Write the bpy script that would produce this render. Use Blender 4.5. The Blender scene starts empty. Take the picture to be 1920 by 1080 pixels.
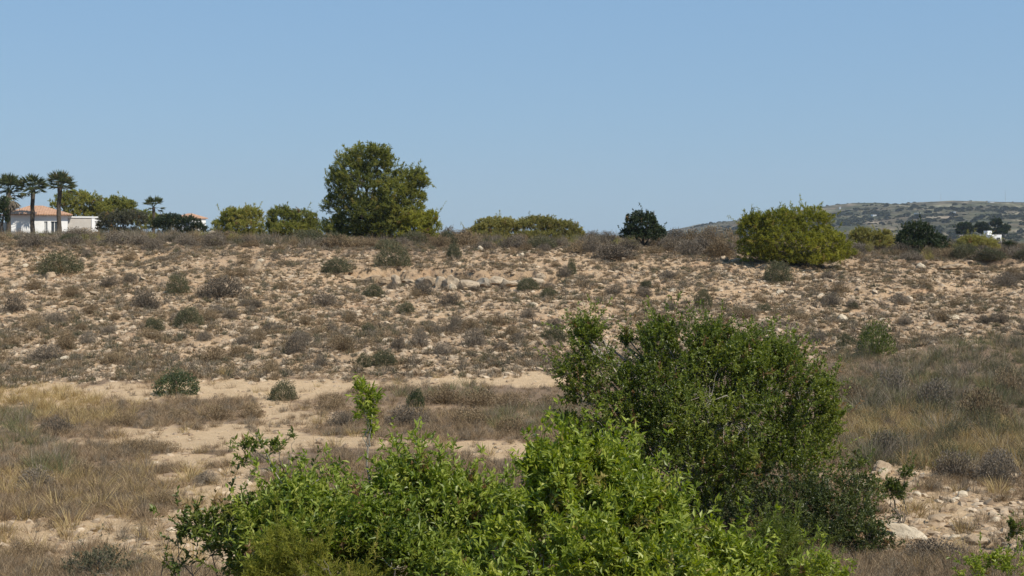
import bpy, math, random
import numpy as np
R = math.radians
rng = np.random.default_rng(7)
random.seed(7)
scene = bpy.context.scene
COL = scene.collection

# ------------------------------------------------------------------ camera
F = 2400.0            # focal length in photo pixels (1920 wide)
CZ = 6.2              # eye height above the gully floor datum
HY = 440.0            # photo row of the horizon
cam_d = bpy.data.cameras.new('camera')
cam_d.lens = 45; cam_d.sensor_width = 36
cam_d.shift_y = -(540-HY)/1920
cam_d.clip_start = 0.1; cam_d.clip_end = 30000
cam = bpy.data.objects.new('camera', cam_d)
cam.location = (0, 0, CZ); cam.rotation_euler = (R(90), 0, 0)
COL.objects.link(cam); scene.camera = cam

# ------------------------------------------------------------------ sky, sun, exposure
SUN_EL, SUN_AZ = 52.0, 130.0       # azimuth clockwise from +Y (view direction)
w = bpy.data.worlds.new('World'); scene.world = w; w.use_nodes = True
wt = w.node_tree; wt.nodes.clear()
wo = wt.nodes.new('ShaderNodeOutputWorld'); bg = wt.nodes.new('ShaderNodeBackground')
sky = wt.nodes.new('ShaderNodeTexSky'); sky.sky_type = 'NISHITA'; sky.sun_disc = False
sky.sun_elevation = R(SUN_EL); sky.sun_rotation = R(SUN_AZ)
sky.altitude = 0; sky.air_density = 1.0; sky.dust_density = 0.25; sky.ozone_density = 1.5
hs = wt.nodes.new('ShaderNodeHueSaturation'); hs.inputs['Saturation'].default_value = 0.82
cmx = wt.nodes.new('ShaderNodeMix'); cmx.data_type = 'RGBA'; cmx.blend_type = 'MIX'
wt.links.new(sky.outputs[0], hs.inputs['Color'])
# gentle summer-haze layer: evens the brightness between zenith and horizon
tc = wt.nodes.new('ShaderNodeTexCoord'); sx = wt.nodes.new('ShaderNodeSeparateXYZ')
wt.links.new(tc.outputs['Generated'], sx.inputs[0])
cr = wt.nodes.new('ShaderNodeValToRGB')
cr.color_ramp.elements[0].position = 0.0; cr.color_ramp.elements[0].color = (1.8, 3.15, 4.5, 1)
cr.color_ramp.elements[1].position = 0.30; cr.color_ramp.elements[1].color = (1.45, 2.92, 5.0, 1)
wt.links.new(sx.outputs['Z'], cr.inputs[0])
cmx.inputs[0].default_value = 0.8
wt.links.new(hs.outputs[0], cmx.inputs[6]); wt.links.new(cr.outputs[0], cmx.inputs[7])
wt.links.new(cmx.outputs[2], bg.inputs['Color'])
bg.inputs['Strength'].default_value = 0.10
wt.links.new(bg.outputs[0], wo.inputs[0])
sd = bpy.data.lights.new('sun', 'SUN'); sd.energy = 4.0; sd.angle = R(0.53); sd.color = (1.0, 0.93, 0.82)
sun = bpy.data.objects.new('sun', sd); COL.objects.link(sun)
sun.rotation_euler = (R(90-SUN_EL), 0, R(180-SUN_AZ))
sun.location = (60, 0, 90)
scene.view_settings.view_transform = 'Standard'; scene.view_settings.look = 'None'
scene.view_settings.exposure = 0.42; scene.view_settings.gamma = 1.0
scene.render.engine = 'CYCLES'
cy = scene.cycles
cy.max_bounces = 5; cy.diffuse_bounces = 3; cy.glossy_bounces = 2; cy.transmission_bounces = 3
cy.transparent_max_bounces = 6; cy.volume_bounces = 0
cy.use_denoising = True

# ------------------------------------------------------------------ noise
_perm = np.random.default_rng(3).permutation(4096)
_val = np.random.default_rng(4).random(4096)*2-1
def _h(i, j, k=0):
    return _val[_perm[(_perm[(_perm[i & 4095]+j) & 4095]+k) & 4095]]
def noise2(x, y):
    x = np.asarray(x, float); y = np.asarray(y, float)
    i = np.floor(x).astype(int); j = np.floor(y).astype(int)
    u = x-i; v = y-j; u = u*u*(3-2*u); v = v*v*(3-2*v)
    return ((_h(i, j)*(1-u)+_h(i+1, j)*u)*(1-v)+(_h(i, j+1)*(1-u)+_h(i+1, j+1)*u)*v)
def noise3(x, y, z):
    k = np.floor(z).astype(int); t = z-k; t = t*t*(3-2*t)
    i = np.floor(x).astype(int); j = np.floor(y).astype(int)
    u = x-i; v = y-j; u = u*u*(3-2*u); v = v*v*(3-2*v)
    def pl(kk):
        return ((_h(i, j, kk)*(1-u)+_h(i+1, j, kk)*u)*(1-v)+(_h(i, j+1, kk)*(1-u)+_h(i+1, j+1, kk)*u)*v)
    return pl(k)*(1-t)+pl(k+1)*t
def fbm(x, y, oct=4):
    s = 0; a = 1.0; f = 1.0
    for o in range(oct):
        s = s+a*noise2(x*f+17.3*o, y*f-9.1*o); a *= .5; f *= 2.03
    return s
def sstep(a, b, x):
    t = np.clip((x-a)/(b-a), 0, 1); return t*t*(3-2*t)

# ------------------------------------------------------------------ terrain height
_D = [-400, -40, 0, 12, 22, 38, 49, 54, 62, 75, 88, 98, 105, 115, 160, 260, 500, 900, 3000, 9000]
_Z = [-6, -5.2, -5.6, -5.7, -5.9, -6.1, -6.2, -6.05, -5.3, -3.85, -2.35, -1.1, -.72, -.55, -.7, -2.5, -9, -14, -16, -16]
def gz(x, d, fine=True):
    x = np.asarray(x, float); d = np.asarray(d, float)
    xo = x+3*noise2(x*.07, d*.07); do = d+2.2*noise2(x*.06+5, d*.06+3)*sstep(30, 60, d)
    z = np.interp(do, _D, _Z)
    # smooth the profile
    z = (z+np.interp(do-2.5, _D, _Z)+np.interp(do+2.5, _D, _Z))/3
    px = 960+F*x/np.maximum(d, 20)
    z = z+np.interp(px, [0, 600, 1160, 1500, 1800, 1920], [.22, .1, -.2, -.5, -.8, -.8])*sstep(60, 105, d)
    sl = sstep(50, 62, d)*(1-sstep(100, 130, d))
    z = z+.16*fbm(x*.22, d*.22, 3)*(.35+sl)
    z = z+.16*sl*np.abs(noise2(x*.9, d*.9))*noise2(x*.23, d*.2+3)+.10*sl*np.abs(noise2(x*2.1+9, d*1.9))+.02*noise2(x*.9+4, d*.9)
    # low rock ledge cut into the slope
    m = sstep(-12.5, -9.5, x)*(1-sstep(2.2, 4.5, x))
    de = 86.4+.18*noise2(x*3.1, 5.3)+.5*noise2(x*.9, 3.3)+.9*noise2(x*.25, 8.1)
    q = de-d
    z = z-m*.8*np.where(q > 0, np.exp(-np.maximum(q, 0)/4.5), 0)*sstep(0, .25, q)
    # smaller broken steps elsewhere on the slope
    for (D0, a, b, hgt) in ((93, -44, -14, .3), (80, 6, 30, .22), (96, 4, 40, .3), (72, -34, -6, .2)):
        m2 = sstep(a, a+5, x)*(1-sstep(b-5, b, x))*(.5+.5*noise2(x*.3, D0))
        q = D0+1.5*noise2(x*.3, D0+2.)-d
        z = z-m2*hgt*np.where(q > 0, np.exp(-np.maximum(q, 0)/4), 0)*sstep(0, .2, q)
    if fine:
        z = z+.025*fbm(x*3, d*3, 2)*(.3+sl)
    return z+CZ
def P(px, py, D):
    return np.array([(px-960)/F*D, D, CZ+(HY-py)/F*D])
def proj(x, d, z):
    d = np.maximum(d, 1.0)
    return 960+F*x/d, HY-F*(z-CZ)/d
def hit(px, py):
    """ground point seen at a pixel"""
    D = np.concatenate([np.linspace(9, 130, 1600), np.linspace(130.5, 600, 500)])
    x = (px-960)/F*D; zr = CZ+(HY-py)/F*D
    g = gz(x, D)
    k = np.argmax(g >= zr)
    if not (g >= zr).any(): k = np.argmin(np.where(D > 90, np.abs(g-zr)/D, 9))
    return np.array([x[k], D[k], g[k]])

# ------------------------------------------------------------------ mesh helpers
def build(name, V, faces_list, mat=None, parent=None, tint=None, smooth=False, link=True):
    """V (n,3); faces_list: list of int arrays (m,k)"""
    me = bpy.data.meshes.new(name)
    V = np.asarray(V, np.float32)
    me.vertices.add(len(V)); me.vertices.foreach_set('co', V.ravel())
    loops = []; starts = []; totals = []; c = 0
    for f in faces_list:
        f = np.asarray(f, np.int32)
        if len(f) == 0: continue
        loops.append(f.ravel()); k = f.shape[1]
        starts.append(c+np.arange(len(f))*k); totals.append(np.full(len(f), k)); c += f.size
    L = np.concatenate(loops).astype(np.int32)
    me.loops.add(len(L)); me.loops.foreach_set('vertex_index', L)
    S = np.concatenate(starts).astype(np.int32); T = np.concatenate(totals).astype(np.int32)
    me.polygons.add(len(S)); me.polygons.foreach_set('loop_start', S); me.polygons.foreach_set('loop_total', T)
    me.polygons.foreach_set('use_smooth', np.full(len(S), smooth))
    me.update(calc_edges=True)
    if tint is not None:
        a = me.attributes.new('tint', 'FLOAT', 'POINT'); a.data.foreach_set('value', np.asarray(tint, np.float32))
    if mat: me.materials.append(mat)
    o = bpy.data.objects.new(name, me)
    if parent: o.parent = parent
    if link: COL.objects.link(o)
    return o
def tag(o, label=None, cat=None, group=None, kind=None):
    if label: o['label'] = label
    if cat: o['category'] = cat
    if group: o['group'] = group
    if kind: o['kind'] = kind
    return o
def empty(name, loc, rz=0, **k):
    o = bpy.data.objects.new(name, None); COL.objects.link(o)
    o.location = tuple(map(float, loc)); o.rotation_euler = (0, 0, rz); o.empty_display_size = .3
    return tag(o, **k)
def copy_tree(o, parent=None):
    c = o.copy(); COL.objects.link(c); c.parent = parent
    for ch in list(o.children): copy_tree(ch, c)
    return c
def unit(v):
    return v/np.maximum(np.linalg.norm(v, axis=-1, keepdims=True), 1e-9)
def rdir(n, r):
    return unit(r.normal(size=(n, 3)))

def leaves(Pt, Dr, Nr, L, W, fold=.25, tint=None):
    """kite leaves, two triangles with a folded midrib"""
    n = len(Pt); Dr = unit(Dr); S = unit(np.cross(Dr, Nr)); N = np.cross(S, Dr)
    L = np.broadcast_to(L, (n,))[:, None]; W = np.broadcast_to(W, (n,))[:, None]
    mid = Pt+Dr*L*.45+N*W*fold
    V = np.stack([Pt, mid+S*W*.5, Pt+Dr*L-N*L*.08, mid-S*W*.5], 1).reshape(-1, 3)
    b = np.arange(n)[:, None]*4
    Fc = np.concatenate([b+[0, 1, 2], b+[0, 2, 3]])
    t = np.repeat(tint if tint is not None else np.zeros(n), 4)
    return V, Fc, t
def tubes(paths, sides=5):
    """paths: list of (pts (k,3), radii (k))"""
    V = []; Q = []; c = 0
    an = np.arange(sides)*2*np.pi/sides
    for pts, rad in paths:
        pts = np.asarray(pts, float); k = len(pts)
        t = np.gradient(pts, axis=0); t = unit(t)
        ref = np.where(np.abs(t[:, 2:3]) > .9, [[1., 0, 0]], [[0, 0, 1.]])
        a = unit(np.cross(t, ref)); b = np.cross(t, a)
        ring = pts[:, None]+(a[:, None]*np.cos(an)[None, :, None]+b[:, None]*np.sin(an)[None, :, None])*np.asarray(rad)[:, None, None]
        V.append(ring.reshape(-1, 3))
        i = np.arange(k-1)[:, None]*sides; j = np.arange(sides)[None]
        q = np.stack([i+j, i+(j+1) % sides, i+sides+(j+1) % sides, i+sides+j], -1).reshape(-1, 4)+c
        Q.append(q); c += k*sides
    return np.concatenate(V), np.concatenate(Q)
def bez(a, b, sag, r, k=5, wob=.06):
    a = np.asarray(a, float); b = np.asarray(b, float); t = np.linspace(0, 1, k)[:, None]
    p = a*(1-t)+b*t+np.asarray(sag)*(4*t*(1-t))*.5
    d = np.linalg.norm(b-a)
    p[1:-1] += r.normal(size=(k-2, 3))*d*wob
    return p

# ------------------------------------------------------------------ materials
def newmat(name):
    m = bpy.data.materials.new(name); m.use_nodes = True; nt = m.node_tree; nt.nodes.clear()
    return m, nt, nt.nodes.new('ShaderNodeOutputMaterial')
def ramp(nt, cols, fac):
    r = nt.nodes.new('ShaderNodeValToRGB'); e = r.color_ramp.elements
    while len(e) < len(cols): e.new(.5)
    for i, (p, c) in enumerate(cols):
        e[i].position = p; e[i].color = (*c, 1)
    nt.links.new(fac, r.inputs[0]); return r.outputs[0]
def math_(nt, op, a, b):
    m = nt.nodes.new('ShaderNodeMath'); m.operation = op
    for i, v in enumerate((a, b)):
        if isinstance(v, (int, float)): m.inputs[i].default_value = v
        else: nt.links.new(v, m.inputs[i])
    return m.outputs[0]
def texnoise(nt, scale, detail=4, rough=.6, coord=None):
    n = nt.nodes.new('ShaderNodeTexNoise'); n.inputs['Scale'].default_value = scale
    n.inputs['Detail'].default_value = detail; n.inputs['Roughness'].default_value = rough
    if coord is not None: nt.links.new(coord, n.inputs['Vector'])
    return n.outputs['Fac']
def leafmat(name, cols, trans=.3, rough=.5, spec=.35, objrand=.25):
    m, nt, out = newmat(name)
    live = trans > 0 and 'dead' not in name and 'straw' not in name
    at = nt.nodes.new('ShaderNodeAttribute'); at.attribute_name = 'tint'
    oi = nt.nodes.new('ShaderNodeObjectInfo')
    f = math_(nt, 'ADD', at.outputs['Fac'], math_(nt, 'MULTIPLY', math_(nt, 'SUBTRACT', oi.outputs['Random'], .5), objrand))
    st = [(i/(len(cols)-1)*(.8 if live else 1), k) for i, k in enumerate(cols)]+([(1.0, (.24, .15, .07))] if live else [])
    c = ramp(nt, st, f)
    p = nt.nodes.new('ShaderNodeBsdfPrincipled'); p.inputs['Roughness'].default_value = rough
    p.inputs['Specular IOR Level'].default_value = spec
    nt.links.new(c, p.inputs['Base Color'])
    if trans > 0:
        t = nt.nodes.new('ShaderNodeBsdfTranslucent'); g = nt.nodes.new('ShaderNodeHueSaturation')
        g.inputs['Saturation'].default_value = 1.15; g.inputs['Value'].default_value = 1.5
        nt.links.new(c, g.inputs['Color']); nt.links.new(g.outputs[0], t.inputs[0])
        mx = nt.nodes.new('ShaderNodeMixShader'); mx.inputs[0].default_value = trans
        nt.links.new(p.outputs[0], mx.inputs[1]); nt.links.new(t.outputs[0], mx.inputs[2])
        nt.links.new(mx.outputs[0], out.inputs[0])
    else: nt.links.new(p.outputs[0], out.inputs[0])
    return m
def plain(name, a, b, scale=3.0, rough=.85, bump=.0, bscale=20, spec=.25, detail=5):
    m, nt, out = newmat(name)
    tc = nt.nodes.new('ShaderNodeTexCoord')
    n = texnoise(nt, scale, detail, .65, tc.outputs['Object'])
    c = ramp(nt, [(.3, a), (.7, b)], n)
    p = nt.nodes.new('ShaderNodeBsdfPrincipled'); p.inputs['Roughness'].default_value = rough
    p.inputs['Specular IOR Level'].default_value = spec
    nt.links.new(c, p.inputs['Base Color'])
    if bump:
        bn = nt.nodes.new('ShaderNodeBump'); bn.inputs['Strength'].default_value = bump; bn.inputs['Distance'].default_value = .05
        nt.links.new(texnoise(nt, bscale, 6, .7, tc.outputs['Object']), bn.inputs['Height'])
        nt.links.new(bn.outputs[0], p.inputs['Normal'])
    nt.links.new(p.outputs[0], out.inputs[0]); return m

M = {}
M['bark'] = plain('grey_bark', (.10, .085, .065), (.24, .21, .17), 12, .9, .5, 30)
M['bark_pale'] = plain('pale_bark', (.17, .15, .12), (.36, .32, .26), 10, .85, .4, 30)
M['bark_dark'] = plain('dark_bark', (.05, .04, .03), (.12, .095, .07), 6, .9, .5, 20)
M['bright'] = leafmat('bright_leaf', [(.08, .11, .015), (.17, .215, .027), (.29, .33, .045), (.41, .41, .09)], .34, .45, .4)
M['mid'] = leafmat('mid_leaf', [(.05, .07, .014), (.105, .135, .02), (.19, .22, .038), (.29, .29, .065)], .32, .42, .45)
M['deepleaf'] = leafmat('deep_leaf', [(.025, .034, .010), (.05, .064, .015), (.085, .10, .022), (.14, .15, .04)], .24, .45, .4, 0)
M['fresh'] = leafmat('fresh_leaf', [(.055, .082, .015), (.12, .165, .022), (.22, .27, .04), (.34, .35, .075)], .34, .45, .4, 0)
M['dark'] = leafmat('dark_leaf', [(.04, .056, .012), (.075, .10, .018), (.13, .155, .026), (.20, .21, .05)], .28, .42, .45)
M['treeleaf'] = leafmat('shrub_tree_leaf', [(.052, .07, .015), (.105, .135, .022), (.18, .21, .033), (.27, .28, .065)], .36, .42, .45, 0)
M['carob'] = leafmat('carob_leaf', [(.018, .027, .012), (.034, .05, .018), (.055, .075, .025), (.09, .11, .035)], .15, .5, .35)
M['pine'] = leafmat('pine_needle', [(.065, .08, .028), (.15, .165, .044), (.265, .26, .06), (.38, .345, .10)], .38, .6, .2)
M['yellowpine'] = leafmat('yellow_green_needle', [(.10, .11, .022), (.185, .19, .032), (.30, .29, .05), (.38, .36, .08)], .38, .6, .2)
M['oliveleaf'] = leafmat('olive_scrub_leaf', [(.13, .12, .045), (.22, .20, .065), (.31, .28, .09), (.38, .33, .12)], .35, .65, .15)
M['greygreen'] = leafmat('grey_green_leaf', [(.05, .05, .030), (.088, .085, .050), (.13, .125, .075), (.18, .165, .10)], .15, .7, .15)
M['greytwig'] = leafmat('grey_twig', [(.095, .074, .05), (.165, .132, .092), (.245, .20, .145), (.34, .285, .21)], 0.0, .85, .1, .45)
M['browntwig'] = leafmat('brown_twig', [(.11, .075, .042), (.185, .13, .075), (.26, .19, .11), (.36, .27, .16)], 0.0, .85, .1, .45)
M['shrubtwig'] = leafmat('shrub_twig', [(.08, .063, .045), (.145, .116, .086), (.215, .176, .13), (.30, .25, .19)], 0.0, .85, .1, .4)
M['scrubleaf'] = leafmat('scrub_leaf', [(.04, .044, .024), (.075, .078, .040), (.12, .118, .06), (.165, .15, .085)], .15, .7, .15)
M['straw'] = leafmat('dry_straw', [(.19, .13, .06), (.30, .21, .09), (.40, .29, .13), (.52, .40, .20)], .2, .8, .1, .4)
M['brownstraw'] = leafmat('brown_straw', [(.13, .088, .052), (.22, .152, .092), (.32, .228, .138), (.44, .335, .21)], .15, .85, .1, .4)
M['grassgreen'] = leafmat('dull_green_blade', [(.06, .07, .03), (.11, .12, .05), (.165, .165, .075), (.24, .22, .11)], .2, .7, .15, .4)
M['palm'] = leafmat('palm_leaf', [(.03, .042, .016), (.06, .08, .028), (.10, .12, .045), (.14, .155, .065)], .2, .45, .4)
M['deadpalm'] = leafmat('dead_palm_leaf', [(.10, .08, .06), (.17, .14, .10), (.24, .20, .15), (.30, .26, .2)], .1, .8, .1)
M['rock'] = plain('limestone', (.22, .155, .095), (.43, .325, .215), 2.5, .9, .8, 8)
M['ledge'] = plain('ledge_stone', (.25, .185, .12), (.47, .375, .265), 2.2, .9, .9, 7)
M['ledgegrey'] = plain('ledge_stone_grey', (.17, .14, .10), (.36, .30, .225), 2.2, .9, .9, 7)
M['rockpale'] = plain('pale_limestone', (.40, .32, .22), (.58, .49, .36), 3, .9, .6, 8)
M['rockgrey'] = plain('grey_limestone', (.20, .165, .12), (.38, .32, .25), 3, .9, .8, 8)

def stone_mat():
    m, nt, out = newmat('field_stone')
    oi = nt.nodes.new('ShaderNodeObjectInfo'); tc = nt.nodes.new('ShaderNodeTexCoord')
    n = texnoise(nt, 5, 4, .6, tc.outputs['Object'])
    f = math_(nt, 'ADD', math_(nt, 'MULTIPLY', oi.outputs['Random'], .75), math_(nt, 'MULTIPLY', n, .3))
    c = ramp(nt, [(0.05, (.20, .14, .09)), (.4, (.32, .235, .155)), (.8, (.43, .33, .225)), (1, (.58, .47, .34))], f)
    p = nt.nodes.new('ShaderNodeBsdfPrincipled'); p.inputs['Roughness'].default_value = .92
    p.inputs['Specular IOR Level'].default_value = .15
    nt.links.new(c, p.inputs['Base Color']); nt.links.new(p.outputs[0], out.inputs[0]); return m
M['stone'] = stone_mat()

def ground_mat():
    m, nt, out = newmat('dry_earth')
    tc = nt.nodes.new('ShaderNodeTexCoord'); co = tc.outputs['Object']
    a1 = nt.nodes.new('ShaderNodeAttribute'); a1.attribute_name = 'litter'
    a2 = nt.nodes.new('ShaderNodeAttribute'); a2.attribute_name = 'stony'
    a3 = nt.nodes.new('ShaderNodeAttribute'); a3.attribute_name = 'sand'
    big = texnoise(nt, .25, 5, .6, co); mid = texnoise(nt, 2.2, 6, .7, co); fin = texnoise(nt, 14, 6, .75, co)
    soil = ramp(nt, [(.3, (.30, .20, .115)), (.5, (.44, .305, .185)), (.72, (.56, .42, .275))], mid)
    red = nt.nodes.new('ShaderNodeMix'); red.data_type = 'RGBA'
    nt.links.new(ramp(nt, [(.52, (0, 0, 0)), (.75, (.6, .6, .6))], big), red.inputs[0])
    nt.links.new(soil, red.inputs[6]); red.inputs[7].default_value = (.36, .20, .115, 1)
    sand = ramp(nt, [(.25, (.36, .245, .14)), (.5, (.50, .355, .21)), (.75, (.64, .48, .31))], math_(nt, 'ADD', math_(nt, 'MULTIPLY', fin, .55), math_(nt, 'MULTIPLY', mid, .45)))
    lit = ramp(nt, [(.25, (.13, .085, .055)), (.5, (.21, .145, .095)), (.75, (.32, .23, .145))], fin)
    m1 = nt.nodes.new('ShaderNodeMix'); m1.data_type = 'RGBA'
    nt.links.new(a3.outputs['Fac'], m1.inputs[0]); nt.links.new(red.outputs[2], m1.inputs[6]); nt.links.new(sand, m1.inputs[7])
    lf = math_(nt, 'ADD', a1.outputs['Fac'], math_(nt, 'MULTIPLY', math_(nt, 'SUBTRACT', mid, .5), 1.6))
    lf = ramp(nt, [(.35, (0, 0, 0)), (.7, (1, 1, 1))], lf)
    m2 = nt.nodes.new('ShaderNodeMix'); m2.data_type = 'RGBA'
    nt.links.new(lf, m2.inputs[0]); nt.links.new(m1.outputs[2], m2.inputs[6]); nt.links.new(lit, m2.inputs[7])
    vo = nt.nodes.new('ShaderNodeTexVoronoi'); vo.inputs['Scale'].default_value = 3.2; nt.links.new(co, vo.inputs['Vector'])
    p = nt.nodes.new('ShaderNodeBsdfPrincipled'); p.inputs['Roughness'].default_value = .95
    p.inputs['Specular IOR Level'].default_value = .1
    nt.links.new(m2.outputs[2], p.inputs['Base Color'])
    hgt = math_(nt, 'ADD', math_(nt, 'MULTIPLY', mid, .8), math_(nt, 'MULTIPLY', fin, .35))
    hgt = math_(nt, 'ADD', hgt, math_(nt, 'MULTIPLY', math_(nt, 'MULTIPLY', vo.outputs['Distance'], -.5), a2.outputs['Fac']))
    bn = nt.nodes.new('ShaderNodeBump'); bn.inputs['Strength'].default_value = .9; bn.inputs['Distance'].default_value = .16
    nt.links.new(hgt, bn.inputs['Height']); nt.links.new(bn.outputs[0], p.inputs['Normal'])
    nt.links.new(p.outputs[0], out.inputs[0]); return m
M['ground'] = ground_mat()

# ------------------------------------------------------------------ cover of the ground, measured in the photo and projected onto the land
def blobs(px, py, L, e=.35):
    wob = .30*noise2(px/45., py/16.)+.18*noise2(px/17., py/7.)
    s = np.zeros(np.shape(px))
    for (cx, cyy, rx, ry, v) in L:
        d = np.sqrt(((px-cx)/rx)**2+((py-cyy)/ry)**2)+wob
        s = np.maximum(s, v*(1-sstep(1-e, 1+e, d)))
    return s
BARE = [(90, 740, 220, 24, 1), (420, 730, 210, 20, 1), (640, 722, 120, 10, 1), (930, 710, 180, 13, 1), (1010, 712, 110, 14, 1), (505, 762, 34, 26, .9), (560, 788, 70, 14, .8),
        (400, 824, 200, 22, 1), (600, 828, 150, 13, 1), (300, 812, 100, 9, .8), (920, 844, 110, 18, 1), (760, 832, 110, 8, .7), (470, 800, 110, 6, .8), (980, 780, 14, 8, .7),
        (20, 800, 60, 8, .6), (440, 925, 120, 48, 1), (390, 862, 130, 12, .9), (330, 895, 70, 8, .7), (200, 1005, 260, 34, 1), (60, 1000, 130, 28, .9), (380, 965, 90, 20, 1), (120, 1050, 120, 16, .8), (400, 1015, 190, 75, 1), (330, 985, 110, 25, .9), (230, 985, 60, 14, .8),
        (1690, 900, 60, 34, .9), (1760, 960, 130, 50, .9), (1850, 1020, 110, 34, .9), (1690, 1000, 80, 40, 1), (1560, 900, 60, 20, .8), (1900, 960, 50, 30, .8)]
STRAW = [(90, 752, 130, 20, 1), (160, 775, 110, 22, .8), (1880, 845, 80, 40, 1), (1690, 800, 110, 40, .9), (1790, 860, 110, 22, .6), (380, 700, 60, 8, .3), (200, 930, 220, 40, .15), (30, 930, 90, 60, .15)]
GREEN = [(25, 792, 50, 16, .8), (40, 840, 70, 22, .45), (1720, 705, 140, 42, 1), (1850, 700, 130, 60, 1), (1640, 735, 80, 50, 1), (1010, 790, 120, 26, .55), (830, 740, 90, 18, .5), (110, 880, 50, 18, .6)]
def cover(x, d, z):
    px, py = proj(x, d, z)
    px = np.clip(px, -60, 1980); py = np.clip(py, 430, 1200)
    foot = np.interp(px, [0, 350, 1060, 1300, 1560, 1750, 1920], [716, 712, 696, 680, 662, 645, 628])
    foot = foot+8*noise2(px/40., 2.2)
    slope = 1-sstep(-6, 10, py-foot)
    bare = blobs(px, py, BARE); straw = blobs(px, py, STRAW); green = blobs(px, py, GREEN)
    rgt = sstep(1540, 1640, px)*(1-sstep(860, 900, py))*(1-slope)
    top = 1-sstep(450, 494, py+6*noise2(px/30., 1.0)-np.interp(px, [0, 1100, 1600, 1920], [0, 2, 16, 20]))
    return dict(px=px, py=py, slope=slope, bare=bare*(1-slope), straw=straw, green=green, right=rgt, top=top,
                flat=(1-slope))

# ------------------------------------------------------------------ ground sheet
rows = np.concatenate([-np.geomspace(400, 2, 14), np.linspace(0, 20, 45)[:-1], np.linspace(20, 50, 210)[:-1], np.linspace(50, 108, 500)[:-1],
                       np.linspace(108, 200, 130)[:-1], np.geomspace(200, 12000, 80)])
nu = 620
u = np.linspace(-1, 1, nu); u = u*.72+.28*u**3*np.abs(u)
DD, UU = np.meshgrid(rows, u, indexing='ij')
XX = UU*(26+.85*np.maximum(DD, 0)+.2*np.maximum(-DD, 0))
ZZ = gz(XX, DD)
cv = cover(XX, np.maximum(DD, 3), ZZ)
V = np.stack([XX, DD, ZZ], -1).reshape(-1, 3)
nr = len(rows); i = np.arange(nr-1)[:, None]*nu; j = np.arange(nu-1)[None]
Q = np.stack([i+j, i+j+1, i+nu+j+1, i+nu+j], -1).reshape(-1, 4)
ground = build('ground', V, [Q], M['ground'], smooth=True)
far = sstep(105, 125, DD)
patch = .5+.5*np.clip(1.4*fbm(XX*.22, DD*.22, 3), -1, 1)
litter = np.clip(cv['flat']*(1-cv['bare'])*(.55+.4*patch)+cv['slope']*(.18+.30*patch)+cv['top']*.35+.5*far, 0, 1)
for nm, val in (('litter', litter), ('stony', cv['slope']), ('sand', np.clip(cv['bare']*.9+cv['straw']*.3, 0, 1))):
    a = ground.data.attributes.new(nm, 'FLOAT', 'POINT'); a.data.foreach_set('value', val.astype(np.float32).ravel())
tag(ground, kind='structure')

# ------------------------------------------------------------------ instanced ground cover (uncountable)
def scatter(name, pts, rot, scl, protos, label=None):
    """points with rotation/scale attributes; geometry nodes puts one of the protos on each"""
    me = bpy.data.meshes.new(name); me.vertices.add(len(pts)); me.vertices.foreach_set('co', np.asarray(pts, np.float32).ravel())
    a = me.attributes.new('rot', 'FLOAT_VECTOR', 'POINT'); a.data.foreach_set('vector', np.asarray(rot, np.float32).ravel())
    a = me.attributes.new('scl', 'FLOAT_VECTOR', 'POINT'); a.data.foreach_set('vector', np.asarray(scl, np.float32).ravel())
    a = me.attributes.new('idx', 'INT', 'POINT'); a.data.foreach_set('value', np.random.default_rng(len(pts)).integers(0, len(protos), len(pts)).astype(np.int32))
    o = bpy.data.objects.new(name, me); COL.objects.link(o); tag(o, label=label, kind='stuff')
    col = bpy.data.collections.new(name+'_kinds')
    for p in protos: col.objects.link(p)
    ng = bpy.data.node_groups.new(name, 'GeometryNodeTree')
    ng.interface.new_socket('Geometry', in_out='INPUT', socket_type='NodeSocketGeometry')
    ng.interface.new_socket('Geometry', in_out='OUTPUT', socket_type='NodeSocketGeometry')
    N = ng.nodes; gi = N.new('NodeGroupInput'); go = N.new('NodeGroupOutput')
    ci = N.new('GeometryNodeCollectionInfo'); ci.inputs['Collection'].default_value = col
    ci.inputs['Separate Children'].default_value = True; ci.inputs['Reset Children'].default_value = True
    ip = N.new('GeometryNodeInstanceOnPoints'); ip.inputs['Pick Instance'].default_value = True
    def at(n, t):
        q = N.new('GeometryNodeInputNamedAttribute'); q.data_type = t; q.inputs['Name'].default_value = n; return q.outputs['Attribute']
    ng.links.new(gi.outputs[0], ip.inputs['Points']); ng.links.new(ci.outputs[0], ip.inputs['Instance'])
    ng.links.new(at('idx', 'INT'), ip.inputs['Instance Index'])
    e2r = N.new('FunctionNodeEulerToRotation'); ng.links.new(at('rot', 'FLOAT_VECTOR'), e2r.inputs[0])
    ng.links.new(e2r.outputs[0], ip.inputs['Rotation']); ng.links.new(at('scl', 'FLOAT_VECTOR'), ip.inputs['Scale'])
    ng.links.new(ip.outputs[0], go.inputs[0])
    md = o.modifiers.new('scatter', 'NODES'); md.node_group = ng
    return o
def ico(sub):
    import bmesh
    bm = bmesh.new(); bmesh.ops.create_icosphere(bm, subdivisions=sub, radius=1)
    V = np.array([v.co[:] for v in bm.verts]); Fa = np.array([[v.index for v in f.verts] for f in bm.faces]); bm.free(); return V, Fa
ICO = {s: ico(s) for s in (1, 2, 3, 4)}
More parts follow.
